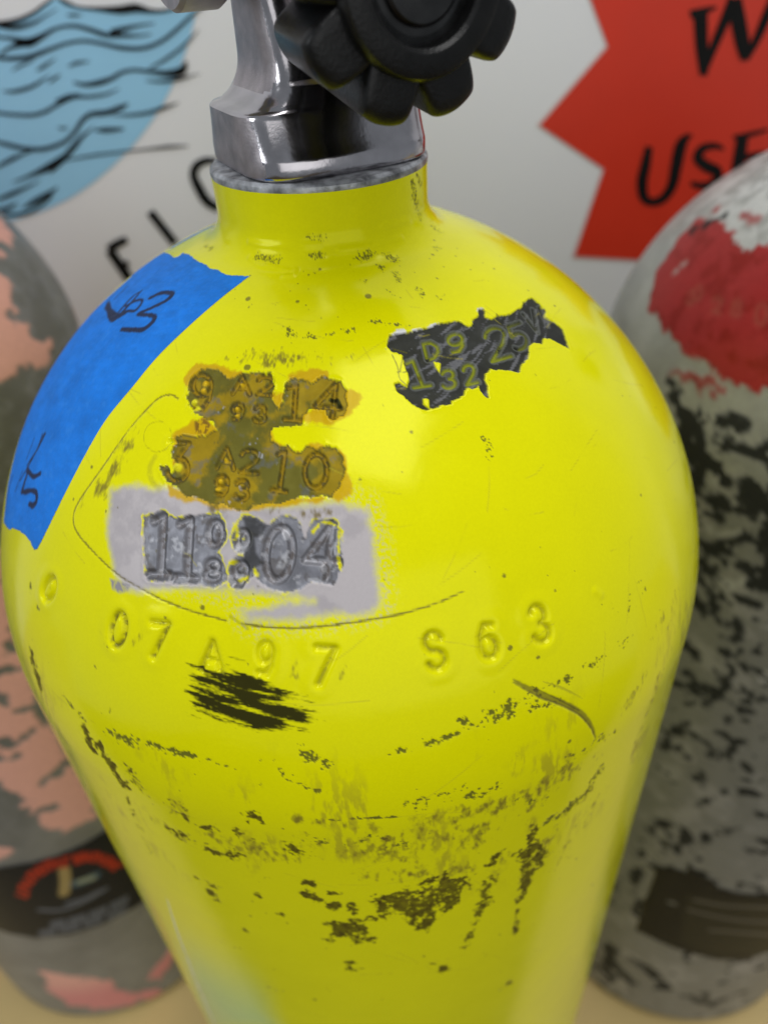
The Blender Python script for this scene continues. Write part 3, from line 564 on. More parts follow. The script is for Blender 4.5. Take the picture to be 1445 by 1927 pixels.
for o_, h_ in ((0, 5), (5, 1.2)):
    line([(966, 1279 + o_), (990, 1294 + o_), (1025, 1311 + o_), (1060, 1324 + o_), (1092, 1342 + o_), (1111, 1364 + o_), (1121, 1388 + o_)], [.5, h_ * .7, h_, h_, h_, h_ * .7, .4], (.14, .115, .025), .72, .3, 0, .08)
line([(1020, 1282), (1060, 1296), (1095, 1314)], [.4, 2, .4], (.3, .27, .02), .5)
line([(1000, 1292), (1050, 1316), (1090, 1338)], 1.0, (.06, .05, .02), .6)
line([(314, 1690), (330, 1742), (350, 1796), (376, 1862), (410, 1940)], [.6, 2, 3, 4.5, 5], (.62, .72, .62), .85, .4, .36, .05)
# --- black scribbled scuff
sd = YT.parea(YT.new(), [(372, 1266), (412, 1272), (448, 1276), (438, 1258), (466, 1267), (496, 1288), (530, 1300), (542, 1318), (585, 1345), (572, 1352), (536, 1348), (528, 1362), (508, 1378), (478, 1370), (420, 1346), (362, 1330), (372, 1312), (356, 1292)])
a_ = math.radians(10); U, W_ = X * math.cos(a_) + Y * math.sin(a_), Y * math.cos(a_) - X * math.sin(a_)
br = fbm(U * .10, W_, .7, 4, 3); br2 = fbm(U * .3, W_, 2.2, 3, 1)
k = sm(-.10, .50, (br - .5) * 2.3 + (br2 - .5) * .9 + .26 - .30 * np.clip(sd, -1.2, 9)) * (sd < 3); k_scr = k
C = lerp(C, (.014, .012, .007), k * .97); G = G + .2 * k
# --- faint scratches and dots everywhere
sc_ = YT.new()
for i in range(170):
    th, m = RNG.uniform(-1.25, 1.25), RNG.uniform(.9, 4.2); a = RNG.normal(.1, .5) if RNG.random() < .7 else RNG.uniform(0, 3.14); L = RNG.uniform(.03, .2)
    YT.strokes(sc_, curve(np.array([[th, m], [th + L * .5 * math.cos(a) , m + L * .5 * math.sin(a) + RNG.normal(0, .006)], [th + L * math.cos(a), m + L * math.sin(a)]]), 3), .015, 1.)
C = lerp(C, (.48, .42, .02), sm(.2, 0, sc_) * .42 * sm(.3, .6, n_mid))
dt = YT.new()
for i in range(380):
    YT.strokes(dt, np.array([[RNG.uniform(-1.3, 1.3), RNG.uniform(.6, 4.3)]]), RNG.exponential(.10), 1.)
C = lerp(C, (.12, .10, .02), sm(.18, -.05, dt) * .8)
# --- small dents and drips near the neck (raised runs in the paint)
for P, h, dd in (([(470, 455), (500, 462), (560, 462), (600, 460)], 5, .22), ([(500, 500), (545, 510)], 4, .2), ([(535, 520), (552, 518), (556, 508)], 5, .3), ([(640, 470), (700, 462), (755, 448)], 4, .2), ([(470, 485), (488, 500), (520, 505)], 4, .22), ([(720, 425), (770, 415)], 4, .2), ([(1120, 1112), (1130, 1120)], 9, .2)):
    sd = YT.pstroke(YT.new(), P, h * .4, 6); D += dd * sm(.9, -.4, sd)
D += .05 * (n_big - .5) * 2
SH = .42 - .34 * np.maximum.reduce([np.clip(k_scr, 0, 1), bm_ * .75, kb, km * .8])
C = np.clip(C, .001, .9); G = np.clip(G, .1, .8)
D *= front
body = link('tank_body', YT.mesh('tank_body', D), yellow, painted_material('yellow_painted_metal', .06, 700, .05, 1800, .4, True)); body.location = (0, 0, -FLOOR)
set_paint(body.data, C, G, MT, SH)

# ------------------------------------------------------------------ blue tape
def tape():
    R_ = [(470, 520), (420, 558), (360, 610), (300, 668), (250, 728), (200, 790), (160, 858), (125, 925), (93, 990), (72, 1033)]
    right = YT.chart(curve(R_, 6)); T = np.gradient(right, axis=0); T /= np.linalg.norm(T, axis=1)[:, None]; N = np.stack([T[:, 1], -T[:, 0]], 1)
    if N[:, 0].mean() > 0: N = -N
    topq = YT.chart(dense([(470, 520), (448, 519), (425, 517), (412, 508), (398, 506), (386, 497), (372, 492), (358, 480), (345, 476), (337, 483), (329, 485), (318, 478), (309, 476)], 6))
    botq = YT.chart(dense([(72, 1033), (66, 1035), (58, 1019), (48, 1006), (36, 998), (26, 994), (18, 996), (9, 985)], 6))
    rr = np.interp(right[:, 1], YT.m, YT.rr)
    left = right + N * (.050 / rr)[:, None]
    outline = np.vstack([right, botq[1:], left[::-1][2:-6], topq[::-1][:-1]])
    g = Tank(0, 0); mlo, mhi = outline[:, 1].min(), outline[:, 1].max(); tlo, thi = outline[:, 0].min(), outline[:, 0].max()
    g.grid(np.arange(np.interp(mlo, g.Mt, g.S) - .002, np.interp(mhi, g.Mt, g.S) + .002, .0003), np.arange(tlo - .03, thi + .03, .0036))
    nz = fbm(g.X, g.Y, 1.3, 3, 2)
    sd = g.area(g.new(), outline)
    ends = g.strokes(g.strokes(g.new(), topq, .1, 3), botq, .1, 3)
    sd = sd + .5 * (nz - .5) * (ends < 1.5)
    Tm, Mm = np.meshgrid(g.th, g.m); Tm, Mm = Tm.copy(), Mm.copy()
    gy, gx = np.gradient(sd); gy = gy / np.gradient(g.m)[:, None]; gx = gx / np.gradient(g.th)[None]
    q2 = gx * gx + gy * gy + 1e-6; near = np.abs(sd) < .33
    cl = np.clip(sd, -.4, .4)
    edge = near & (sd > -.12)
    Tm[edge] -= (cl * gx / q2)[edge]; Mm[edge] -= (cl * gy / q2)[edge]
    keep = sd < .16; nr, nc = g.sh
    qk = keep[:-1, :-1] & keep[1:, :-1] & keep[1:, 1:] & keep[:-1, 1:]
    i, j = np.nonzero(qk); Q = np.stack([i * nc + j, (i + 1) * nc + j, (i + 1) * nc + j + 1, i * nc + j + 1], 1)
    wr0 = fbm(g.X * .3 + g.Y * .8, (g.Y * .3 - g.X * .8) * .25, 1.2, 3, 0)
    off = np.where(edge, .03, .16) / 1000 + .00007 * (wr0 - .5)
    mm = Mm; z = np.interp(mm, g.Mt, g.Zt); r = np.interp(mm, g.Mt, g.Rt); nr_, nz_ = np.interp(mm, g.m, g.nr), np.interp(mm, g.m, g.nz)
    r = r + off * nr_; z = z + off * nz_
    V = np.stack([r * np.sin(Tm), -r * np.cos(Tm), z], -1).reshape(-1, 3)
    col = np.empty(g.sh + (3,), np.float32); col[:] = (.002, .175, .68)
    cr = fbm(g.X, g.Y, 6, 4, 3); col *= (.80 + .42 * cr)[..., None]; wr = fbm(g.X * .3 + g.Y * .8, (g.Y * .3 - g.X * .8) * .25, 1.2, 3, 0); col *= (.9 + .2 * wr)[..., None]
    col = lerp(col, (.03, .25, .78), sm(.62, .8, fbm(g.X, g.Y, 2.2, 3, 5)) * .35)
    ink = g.new(); B = (.012, .010, .02)
    zt = lambda P: [(x / 2.89, 440 + y / 2.89) for x, y in P]
    for P, h in (([(590, 380), (615, 465), (660, 440), (775, 312)], [3.5, 4, 3, 1.5]), ([(625, 360), (700, 285)], [1, 1]), ([(580, 400), (640, 450), (690, 430)], [3, 4, 3]), ([(640, 440), (720, 350), (770, 315)], [2.5, 2, 1]), ([(690, 395), (740, 365)], [2, 2]), ([(585, 375), (660, 290)], [1.5, .8]), ([(655, 440), (720, 380), (770, 360), (775, 378), (740, 420), (690, 425), (640, 455)], [2, 2, 2, 2, 2.2, 2.5, 2.5]), ([(820, 352), (880, 325), (940, 328), (910, 365), (830, 405), (755, 440), (820, 445), (845, 465), (790, 520), (725, 525), (668, 522)], [3, 3, 3.4, 3, 2.5, 2.5, 3, 3.4, 3.4, 3.4, 3])):
        g.pstroke(ink, zt(P), np.array(h) * 1.75)
    for P, h in (([(250, 1090), (205, 1180), (150, 1265)], [2.4, 1.6, .8]), ([(195, 1105), (150, 1230)], [1, .8]), ([(130, 1290), (90, 1400)], [1, .8]), ([(155, 1280), (185, 1320), (225, 1308)], [3, 2.8, 2.2]), ([(160, 1290), (135, 1370), (125, 1405), (160, 1395), (200, 1405), (205, 1450), (185, 1478), (165, 1470)], [2.6, 2.6, 2.4, 2.4, 3, 3.2, 3.6, 3])):
        g.pstroke(ink, zt(P), np.array(h) * 1.75)
    for P, h in (([(26, 895), (16, 935), (8, 980)], 3.2), ([(82, 818), (70, 850), (40, 905)], 2.2), ([(52, 888), (66, 896), (78, 890)], 3.2), ([(50, 905), (46, 928), (64, 924)], 2.8)): g.pstroke(ink, P, h)
    kk = sm(.15, -.12, ink + .3 * (nz - .5)); col = lerp(col, B, kk * .93)
    used = np.unique(Q); remap = np.full(nr * nc, -1); remap[used] = np.arange(len(used))
    me = quad_mesh('tape_strip', V[used], remap[Q])
    o = link('tape_strip', me, yellow, painted_material('blue_crepe_tape', .6, 1000, .05, 2500, .3)); o.location = (0, 0, -FLOOR)
    set_paint(me, col.reshape(-1, 3)[used], np.full(len(used), .62), np.zeros(len(used)))
    o['label'] = 'strip of blue masking tape with handwritten black marker and torn ends'
tape()

# ------------------------------------------------------------------ neck ring, valve, hand wheel
CHROME = material('worn_chrome', (.46, .44, .46), .16, 1., bump=.05, bscale=1500, var=.18, vscale=160)
CHROME_B = material('brushed_chrome', (.42, .385, .40), .42, 1., bump=.2, bscale=2500, var=.2, vscale=300)
BARE = material('bare_aluminium', (.36, .37, .39), .45, .6, bump=.5, bscale=1300, var=.7, vscale=330)
RUBBER = material('black_rubber', (.006, .006, .006), .34, 0, bump=.25, bscale=1600, var=.4, vscale=250, spec=.3)
DARKMETAL = material('dark_steel', (.05, .05, .05), .32, 1., var=.3, vscale=200)

def part(name, V, F, parent, mat, loc=(0, 0, 0), ang=32):
    me = poly_mesh(name, V, F); bm = bmesh.new(); bm.from_mesh(me); bmesh.ops.recalc_face_normals(bm, faces=bm.faces); bm.to_mesh(me); bm.free()
    sharp(me, ang); o = link(name, me, parent, mat); o.location = loc; return o

def valve(parent, dz):
    """collar, valve body with side outlet, hand wheel; dz moves world heights into the parent's frame"""
    rz = .0223
    part('neck_ring', *lathe([(.012, -.0370), (rz, -.0370), (rz + .0002, -.0362), (rz + .0001, -.0356), (rz - .0005, -.0350), (rz - .003, -.0348), (.012, -.0348)], 128), parent, BARE, (0, 0, dz))
    yaw = math.radians(26); cy, sy = math.cos(yaw), math.sin(yaw)
    def body_rings():
        out = []
        zs = [-.0348, -.0345, -.0340, -.0330] + list(np.linspace(-.0318, -.0250, 12)) + [-.0245, -.0242, -.0240] + list(np.linspace(-.0237, -.0160, 18)) + list(np.linspace(-.0150, .030, 22))
        for z in zs:
            # left and right: block, tight fillet, slim stem; front and back: one long concave sweep
            if z <= -.0245: a = .0190
            elif z <= -.0240: a = .0190 - .0006 * (z + .0245) / .0005
            else:
                t = min(1, (z + .0240) / .0075); a = .0118 + .0066 * (1 - math.sqrt(1 - (1 - t) ** 2))if t < 1 else .0118
                a = a if t < 1 else .0118 + .0020 * (z + .0165) / .045
            t = np.clip((z + .0315) / .025, 0, 1); b = .0172 - .0086 * (t ** .75) * (1 - .0 * t)
            e = .0004 if z < -.0347 else (.00012 if z < -.0343 else 0)
            n = 4.6 if z < -.0235 else 5.5
            out.append((z, a - e, b - e, n))
        return out
    rings = body_rings(); N = 144; V, F = [], []
    for z, a, b, n in rings:
        for i in range(N):
            t = 2 * math.pi * i / N; c, s_ = math.cos(t), math.sin(t)
            x = a * math.copysign(abs(c) ** (2 / n), c); y = b * math.copysign(abs(s_) ** (2 / n), s_)
            y += .0016 * (1 - (x / a) ** 2) * math.copysign(1, y) * min(1, abs(s_) * 2) * (1 if z < -.02 else .6)
            V.append((x * cy - y * sy, x * sy + y * cy, z))
    for k in range(len(rings) - 1):
        for i in range(N): F.append((k * N + i, k * N + (i + 1) % N, (k + 1) * N + (i + 1) % N, (k + 1) * N + i))
    F += [tuple(range(N))[::-1], tuple((len(rings) - 1) * N + i for i in range(N))]
    vb = part('valve_body', V, F, parent, CHROME, (0, 0, dz), 40)
    vb.data.materials.append(CHROME_B)                                 # the two flanks are brushed, front and back polished
    for p in vb.data.polygons:
        if abs(p.normal.x * cy + p.normal.y * sy) > .8: p.material_index = 1
    # side outlet to the left and back
    pr = [(.004, .010), (.0105, .010), (.0112, .0115), (.0118, .0150), (.0150, .0156), (.0156, .0165), (.0156, .0235), (.0150, .0243), (.010, .0243), (.0095, .0236), (.0095, .020), (.002, .020)]
    V, F = lathe(pr, 96); Mx = Matrix.Rotation(math.radians(26), 4, 'Z') @ Matrix.Translation((0, .002, .0068)) @ Matrix.Rotation(math.radians(-90), 4, 'Y')
    part('outlet_port', [Mx @ Vector(v) for v in V], F, parent, CHROME_B, (0, 0, dz))
    # hand wheel: its axis leans out of the front of the valve
    hy = math.radians(25); HM = Matrix.Rotation(hy, 4, 'Z') @ Matrix.Translation((0, 0, -.0045)) @ Matrix.Rotation(math.radians(90), 4, 'X')
    N = 360; lev = [(.0215, .0105, 0.), (.0218, .0128, .4), (.0222, .0150, .9), (.0230, .0164, 1.), (.0250, .0172, 1.), (.0405, .0194, 1.), (.0416, .0193, 1.), (.0424, .0189, 1.), (.0429, .0180, .97), (.0431, .0165, .9), (.0432, .0140, .5), (.0433, .0126, 0.)]
    V, F = [], []
    for d_, R_, lob in lev:
        for i in range(N):
            t = 2 * math.pi * i / N; u = abs(math.cos(4.5 * (t - math.radians(WHEEL)))); cut = .0060 * (1 - .6 * float(sm(-.05, .72, u)) - .4 * u ** .6) * lob
            V.append(HM @ Vector(((R_ - cut) * math.cos(t), (R_ - cut) * math.sin(t), d_)))
    for k in range(len(lev) - 1):
        for i in range(N): F.append((k * N + i, k * N + (i + 1) % N, (k + 1) * N + (i + 1) % N, (k + 1) * N + i))
    F += [tuple(range(N))[::-1], tuple((len(lev) - 1) * N + i for i in range(N))]
    hw = part('hand_wheel', V, F, parent, RUBBER, (0, 0, dz), 38)
    V, F = lathe([(.0128, .0430), (.0128, .0452), (.0124, .0460), (.0116, .0463), (.0092, .0463), (.0086, .0458), (.0084, .0440), (.0084, .0437)], 120, False)
    part('wheel_rim', [HM @ Vector(v) for v in V], F, hw, RUBBER)
    V, F = lathe([(.0084, .0438), (.0072, .0438), (.0070, .0436), (.0062, .0436), (.0061, .0446), (.0056, .0450), (.0015, .0451)], 96)
    part('wheel_nut', [HM @ Vector(v) for v in V], F, hw, DARKMETAL)
    V, F = lathe([(.0075, .006), (.0075, .0242)], 64); part('spindle', [HM @ Vector(v) for v in V], F, parent, CHROME_B, (0, 0, dz))
WHEEL = -108
valve(yellow, -FLOOR)

# ================================================================== THE TWO TANKS BEHIND
def coarse(tk):
    tk.mid = math.atan2(CAM[0] - tk.c[0], -(CAM[1] - tk.c[1])); lo, hi = tk.mid - 1.65, tk.mid + 1.65
    s0 = tk.S[-1]; r = steps((0, s0 - .03, .0013), (s0 - .03, s0, .0015)); c = steps((lo, hi, .013), (hi, lo + 2 * math.pi - .05, .05)); return tk.grid(r, c)
def label_band(tk, P, name, parent, mat, paint):
    """curved printed label lying on the tank"""
    out = tk.chart(dense(P, 20, True)); g = Tank(*tk.c, tk.top, tk.dome_t, tk.neck_r)
    g.grid(np.arange(np.interp(out[:, 1].min(), g.Mt, g.S), np.interp(out[:, 1].max(), g.Mt, g.S), .0006), np.arange(out[:, 0].min(), out[:, 0].max(), .0065))
    sd = g.area(g.new(), out); nr, nc = g.sh; keep = sd < .3; qk = keep[:-1, :-1] & keep[1:, :-1] & keep[1:, 1:] & keep[:-1, 1:]
    i, j = np.nonzero(qk); Q = np.stack([i * nc + j, (i + 1) * nc + j, (i + 1) * nc + j + 1, i * nc + j + 1], 1)
    r = g.rr[:, None] + .0005; V = np.stack([r * np.sin(g.th)[None], -r * np.cos(g.th)[None], g.z[:, None] + 0 * g.th[None]], -1).reshape(-1, 3)
    col, gl = paint(g); used = np.unique(Q); rm = np.full(nr * nc, -1); rm[used] = np.arange(len(used)); me = quad_mesh(name, V[used], rm[Q])
    o = link(name, me, parent, mat); o.location = (0, 0, -FLOOR); set_paint(me, col.reshape(-1, 3)[used], gl.ravel()[used], np.zeros(len(used))); return o

# ---- left: salmon paint worn off grey metal
LT = coarse(Tank(-.2085, .1205, -.0366 + .006, DOME_T + .006)); X, Y = LT.X, LT.Y
salmon = thing('scuba_tank', 'grey dive cylinder with peeling salmon pink paint, under the blue wave emblem', 'scuba tank', (LT.c[0], LT.c[1], FLOOR), 'dive cylinders standing by the wall')
n1, n2, n3 = fbm(X, Y, 14, 5, 1), fbm(X, Y, 5, 4, 2), fbm(X, Y, 3, 3, 4)
C = np.empty(LT.sh + (3,), np.float32); C[:] = (.23, .23, .225); C *= (.7 + .6 * n1)[..., None]
G = LT.new(.42); MT = LT.new(.35)
C = lerp(C, (.10, .095, .06), sm(.25, -.25, np.abs(LT.z + .165) - .055)[:, None] * sm(.35, .6, n2) * .7)  # dark olive band: reflection of the yellow cylinder painted into the grey
sal = LT.new()
for P in ([(-40, 505), (0, 520), (17, 533), (21, 578), (14, 606), (45, 613), (59, 641), (107, 634), (93, 665), (62, 693), (21, 717), (-40, 715)], [(-40, 400), (0, 412), (26, 448), (10, 458), (-40, 440)], [(-40, 470), (0, 470), (10, 490), (-40, 500)], [(146, 560), (170, 590), (160, 610), (140, 580)],
          [(-60, 1020), (0, 1040), (14, 1120), (60, 1320), (110, 1400), (175, 1500), (180, 1535), (125, 1560), (70, 1545), (40, 1500), (0, 1470), (-60, 1480)], [(75, 1825), (130, 1838), (200, 1842), (225, 1865), (262, 1868), (290, 1860), (250, 1890), (190, 1900), (130, 1890), (95, 1865)], [(280, 1840), (320, 1780), (330, 1800), (300, 1850)], [(270, 1870), (300, 1858), (300, 1872), (275, 1882)], [(-40, 1600), (0, 1590), (20, 1600), (0, 1620)], [(60, 1520), (90, 1535), (110, 1555), (80, 1550)]):
    LT.parea(sal, P, 30)
drk = LT.new()
for P in ([(0, 1264), (40, 1258)], [(30, 1338), (66, 1326)], [(-10, 1310), (10, 1325)], [(0, 1395), (30, 1400), (60, 1378)], [(0, 1430), (30, 1425)], [(80, 1470), (110, 1452), (130, 1436)], [(0, 1500), (40, 1510), (60, 1530)], [(70, 1525), (100, 1520)], [(20, 1215), (24, 1220)]):
    LT.pstroke(drk, P, 9, 20)
sd = np.maximum(sal, -(drk)) + 9 * (n2 - .5) + 4 * (n3 - .5)
back = (np.abs(LT.th - LT.mid) > 1.55)[None]; sd = np.where(back, 30 * (.42 - n1), sd)
k = sm(.8, -.8, sd); C = lerp(C, np.array([.72, .37, .30]), k * .96)
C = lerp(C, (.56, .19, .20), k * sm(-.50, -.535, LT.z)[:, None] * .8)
G = G + .1 * k; MT = MT * (1 - k)
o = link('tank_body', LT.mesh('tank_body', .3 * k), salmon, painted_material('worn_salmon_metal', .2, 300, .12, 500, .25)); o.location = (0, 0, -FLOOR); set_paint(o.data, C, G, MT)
def salmon_label(g):
    col = np.empty(g.sh + (3,), np.float32); col[:] = (.008, .010, .014); gl = np.full(g.sh, .32)
    zz = lambda P: [(x / 4.25, 1560 + y / 4.25) for x, y in P]
    red = g.new(); txt = g.new(); pale = g.new()
    arc1 = curve(zz([(180, 520), (215, 430), (290, 350), (390, 285), (530, 258)]), 5); arc2 = curve(zz([(610, 235), (700, 215), (800, 230), (880, 260), (930, 300)]), 5)
    for A, hh in ((arc1, 8), (arc2, 7)):
        T = np.gradient(A, axis=0); T /= np.linalg.norm(T, axis=1)[:, None]; Nn = np.stack([-T[:, 1], T[:, 0]], 1)
        for i in range(0, len(A), 2):
            p, n_, t_ = A[i], Nn[i], T[i]; hx = hh * (.9 if i % 4 else 1.1)
            g.pstroke(red, [p - n_ * hx - t_ * 2, p + n_ * hx - t_ * 2], 2.6, 8); g.pstroke(red, [p - n_ * hx * (i % 3 - 1), p - n_ * hx * (i % 3 - 1) + t_ * 6], 2.4, 8)
    g.pstroke(pale, zz([(515, 320), (525, 400), (515, 510)]), 9, 8)
    gw = g.pstroke(g.new(), zz([(560, 440), (650, 420), (760, 370)]), 11, 10); wl = g.pstroke(g.new(), zz([(640, 415), (740, 385)]), 7, 10)
    for P in (zz([(320, 640), (500, 640), (700, 560), (850, 470)]), zz([(540, 590), (680, 550), (800, 490)])): g.pstroke(txt, P, 3.5, 8)
    for y0, a, b in ((0, (420, 760), (1010, 560)), (1, (330, 830), (1000, 640))):
        for i in range(26):
            t = i / 25; x, y = a[0] + (b[0] - a[0]) * t, a[1] + (b[1] - a[1]) * t + 45 * math.sin(math.pi * t) * .6
            if i % 7 == 5: continue
            g.pstroke(txt, zz([(x, y - 22), (x + (i % 3) * 4, y + 22)]), 1.6, 6, False)
            if i % 2: g.pstroke(txt, zz([(x, y + 20 - 40 * (i % 4 == 1)), (x + 16, y + 14 - 40 * (i % 4 == 1))]), 1.4, 6, False)
    col = lerp(col, (.05, .09, .12), sm(1, -1, gw) * .9); col = lerp(col, (.28, .30, .20), sm(1, -1, wl) * .9)
    col = lerp(col, (.36, .26, .10), sm(1, -.5, pale) * .9); col = lerp(col, (.42, .03, .012), sm(.8, -.3, red)); col = lerp(col, (.15, .16, .19), sm(.8, -.3, txt) * .8)
    return col, gl
lb = label_band(LT, [(-60, 1645), (0, 1632), (60, 1622), (110, 1608), (160, 1586), (215, 1552), (300, 1500), (330, 1560), (330, 1640), (280, 1690), (240, 1715), (190, 1740), (130, 1758), (70, 1764), (20, 1755), (-60, 1730)], 'wrap_label', salmon, painted_material('dark_label_print', .05, 300, .04, 500, .15), salmon_label)
lb['label'] = 'dark blue-black wrap label with arched red lettering'

# ---- right: whitish grey metal with a red patch and black flecks
RT = coarse(Tank(.194, .096, -.0366 - .0105, DOME_T - .0105)); X, Y = RT.X, RT.Y
grey = thing('scuba_tank', 'battered grey dive cylinder with a red painted patch, below the red starburst', 'scuba tank', (RT.c[0], RT.c[1], FLOOR), 'dive cylinders standing by the wall')
n1, n2, n3 = fbm(X, Y, 16, 5, 3), fbm(X, Y, 6, 4, 0), fbm(X, Y, 3, 3, 2)
C = np.empty(RT.sh + (3,), np.float32); C[:] = (.37, .37, .35); C *= (.68 + .64 * n1)[..., None]
G = RT.new(.42); MT = RT.new(.25)
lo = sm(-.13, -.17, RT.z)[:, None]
C = lerp(C, (.205, .20, .175), lo * (.75 + .25 * n2)); C = lerp(C, (.36, .345, .32), lo * sm(.54, .75, fbm(X, Y, 13, 3, 1)) * .6)  # grey-brown lower part, with shade and yellow reflection painted into the colour
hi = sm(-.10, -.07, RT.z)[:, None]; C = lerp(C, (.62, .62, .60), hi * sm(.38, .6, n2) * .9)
red = RT.new()
RT.parea(red, [(1310, 415), (1330, 420), (1345, 410), (1365, 425), (1385, 445), (1410, 462), (1430, 460), (1460, 465), (1560, 520), (1600, 640), (1540, 740), (1460, 735), (1420, 735), (1375, 715), (1330, 690), (1285, 655), (1250, 625), (1222, 590), (1222, 550), (1240, 500), (1275, 450)], 20)
k = sm(.7, -.7, red + 7 * (n2 - .5) + 3 * (n3 - .5)); sd = RT.new()
for P in ([(1340, 735), (1300, 712), (1270, 700)], [(1330, 715), (1360, 740)], [(1400, 405), (1420, 415)], [(1345, 398), (1355, 390)]): RT.pstroke(sd, P, 6, 12)
k = np.maximum(k, sm(1, -1, sd + 6 * (n3 - .5)) * .8); sd = RT.new()
for P in ([(1282, 500), (1290, 496)], [(1270, 512), (1274, 510)]): RT.pstroke(sd, P, 4, 8)
k = k * (1 - .8 * sm(1, -1, sd))
C = lerp(C, (.33, .012, .012), k * .95); C = lerp(C, (.20, .012, .006), k * sm(.5, .7, n2) * .6); MT = MT * (1 - k); G = G - .14 * k
rst = stamp(RT, RT.new(), [('0', 1312, 552, 14, 26, 10), ('2', 1348, 574, 16, 28, 10), ('8', 1385, 580, 16, 30, 8), ('0', 1432, 592, 20, 40, 8), ('3', 1300, 560, 12, 24, 10)], 3.)
ri = sm(.9, -.6, rst) * k; C = lerp(C, (.30, .09, .06), ri * .45)
dk = RT.new()
for P, h in (([(1328, 425), (1352, 412), (1362, 408)], 8), ([(1306, 428), (1310, 434)], 6), ([(1262, 722), (1272, 735)], 10), ([(1262, 745), (1268, 755)], 8), ([(1280, 780), (1310, 800), (1315, 850), (1300, 870), (1290, 800)], 17), ([(1310, 870), (1300, 930), (1310, 950)], 14), ([(1340, 795), (1372, 792), (1395, 808)], 8), ([(1372, 785), (1385, 800)], 8), ([(1330, 830), (1360, 840), (1400, 850), (1445, 865), (1500, 880)], 13), ([(1320, 860), (1340, 880)], 14), ([(1430, 845), (1450, 840)], 10), ([(1370, 905), (1380, 912)], 10), ([(1400, 920), (1440, 945), (1460, 990), (1450, 1040), (1480, 1080)], 26), ([(1310, 930), (1345, 945), (1385, 960), (1430, 970)], 13), ([(1320, 965), (1350, 975)], 10), ([(1400, 945), (1420, 960)], 14), ([(1320, 1020), (1350, 1030), (1380, 1020), (1410, 1010)], 12), ([(1330, 1040), (1370, 1035)], 10), ([(1410, 1070), (1445, 1080), (1480, 1100)], 18), ([(1430, 1100), (1460, 1115)], 16), ([(1315, 1060), (1335, 1075)], 9), ([(1300, 1110), (1315, 1140)], 11), ([(1340, 1120), (1345, 1155)], 12), ([(1320, 1140), (1330, 1150)], 8), ([(1390, 1130), (1420, 1140)], 11), ([(1390, 1165), (1385, 1200)], 12), ([(1350, 1215), (1370, 1240), (1375, 1270), (1355, 1285)], 10), ([(1395, 1225), (1380, 1240)], 8), ([(1290, 1215), (1310, 1235)], 10), ([(1330, 1325), (1340, 1320)], 7), ([(1390, 1333), (1410, 1335)], 5), ([(1425, 1320)], 8), ([(1398, 1438), (1402, 1450)], 9), ([(1392, 1490), (1412, 1492)], 12), ([(1345, 1500), (1365, 1488)], 8), ([(1305, 1520), (1330, 1512)], 6), ([(1420, 1530), (1460, 1540)], 9), ([(1280, 1590), (1290, 1570), (1270, 1600)], 9), ([(1325, 1590), (1330, 1570)], 9), ([(1355, 1570), (1380, 1560)], 6), ([(1410, 1575), (1445, 1585)], 7), ([(1415, 1605)], 8), ([(1195, 1720), (1205, 1700)], 9), ([(1150, 1780), (1140, 1830)], 11), ([(1200, 1815), (1230, 1830), (1250, 1860)], 12), ([(1165, 1830), (1185, 1850)], 10), ([(1290, 1875), (1340, 1890)], 11), ([(1320, 1870), (1330, 1880)], 8), ([(1350, 1885), (1400, 1865)], 9), ([(1120, 1850), (1140, 1870)], 12), ([(1435, 1820)], 8), ([(1360, 1850)], 7), ([(1400, 1880)], 6), ([(1220, 1560), (1250, 1550)], 10), ([(1200, 1640), (1190, 1660)], 11)):
    RT.pstroke(dk, P, h * 1.0, 16)
nd = 6 * (n3 - .5) + 9 * (n2 - .5); kd = sm(.8, -.8, dk + nd)
kd = np.maximum(kd, np.where((np.abs(RT.th - RT.mid) > 1.5)[None] | ((RT.z < -.15)[:, None] & (fbm(X, Y, 34, 3, 2) > .52)), sm(.60, .66, fbm(X, Y, 5, 4, 5)), 0))
C = lerp(C, (.014, .015, .013), kd * .95); MT = MT * (1 - kd); G = G + .1 * kd
sd = RT.new()
for P in ([(1330, 800), (1345, 790)], [(1340, 1000), (1400, 1005)], [(1345, 900), (1390, 890)], [(1400, 830), (1420, 828)], [(1370, 1100), (1400, 1090)], [(1420, 1170), (1430, 1180)], [(1440, 1280), (1450, 1270)]): RT.pstroke(sd, P, 9, 14)
C = lerp(C, (.42, .41, .38), sm(1.5, -1.5, sd + nd) * (1 - kd) * .8)
o = link('tank_body', RT.mesh('tank_body', .25 * k - .3 * ri), grey, painted_material('worn_grey_metal', .25, 300, .14, 450, .12)); o.location = (0, 0, -FLOOR); set_paint(o.data, C, G, MT)
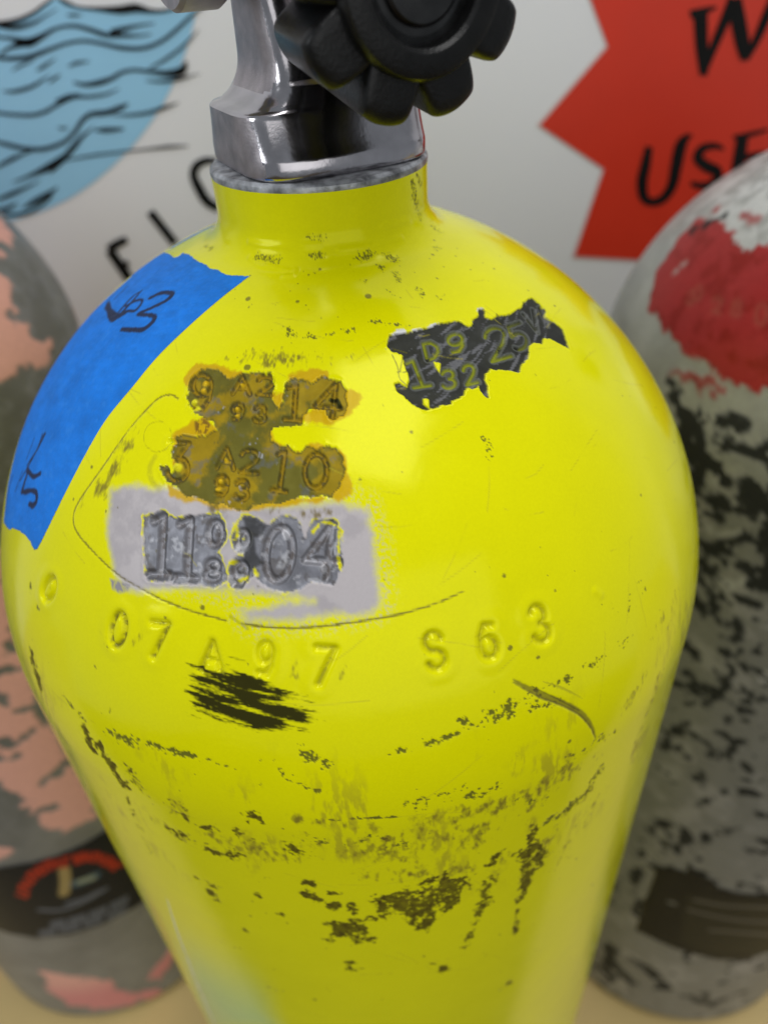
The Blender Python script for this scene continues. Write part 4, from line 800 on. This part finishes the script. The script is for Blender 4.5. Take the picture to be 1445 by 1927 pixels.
def grey_label(g):
    col = np.empty(g.sh + (3,), np.float32); col[:] = (.009, .0095, .008); n = fbm(g.X, g.Y, 5, 4, 1); col *= (.6 + .8 * n)[..., None]
    zz = lambda P: [(1080 + x / 3.523, 1380 + y / 3.523) for x, y in P]
    ol = g.parea(g.new(), zz([(740, 1060), (900, 1090), (1300, 1130), (1700, 1100), (1700, 1400), (1300, 1450), (900, 1450), (700, 1380)]), 20); col = lerp(col, (.020, .019, .012), sm(2, -2, ol))
    ln = g.new()
    for P in ([(760, 1165), (900, 1200), (1100, 1235), (1300, 1245)], [(900, 1300), (1300, 1330)], [(800, 1100), (1000, 1135), (1300, 1150)]): g.pstroke(ln, zz(P), 3.4, 8)
    col = lerp(col, (.17, .15, .12), sm(1, -.6, ln) * .6); col = lerp(col, (.25, .24, .20), sm(1, -1, g.pstroke(g.new(), zz([(630, 1115), (665, 1125)]), 4, 8) ) * .7)
    return col, np.full(g.sh, .4)
zz = lambda P: [(1080 + x / 3.523, 1380 + y / 3.523) for x, y in P]
lb = label_band(RT, zz([(460, 850), (560, 885), (700, 900), (745, 920), (760, 850), (800, 920), (920, 970), (960, 1020), (1100, 1060), (1286, 1070), (1700, 1060), (1700, 1330), (1286, 1440), (1140, 1495), (950, 1495), (800, 1460), (640, 1410), (520, 1355), (410, 1300), (460, 1130), (530, 960), (540, 905)]), 'wrap_label', grey, painted_material('black_label_print', .05, 300, .06, 500, .15), grey_label)
lb['label'] = 'black worn wrap label with pale lines low on the cylinder'

# valves of the two tanks behind: copies of the front one's parts
def copy_valve(dst, dz, rot):
    for ch in list(yellow.children):
        if ch.name.split('.')[0] in ('neck_ring', 'valve_body', 'outlet_port', 'hand_wheel', 'spindle'):
            c = ch.copy(); COL.objects.link(c); c.parent = dst; c.location = (0, 0, -FLOOR + dz); c.rotation_euler = (0, 0, rot)
            for g in ch.children:
                d = g.copy(); COL.objects.link(d); d.parent = c
copy_valve(salmon, .006, math.radians(-20)); copy_valve(grey, -.0105, math.radians(15))
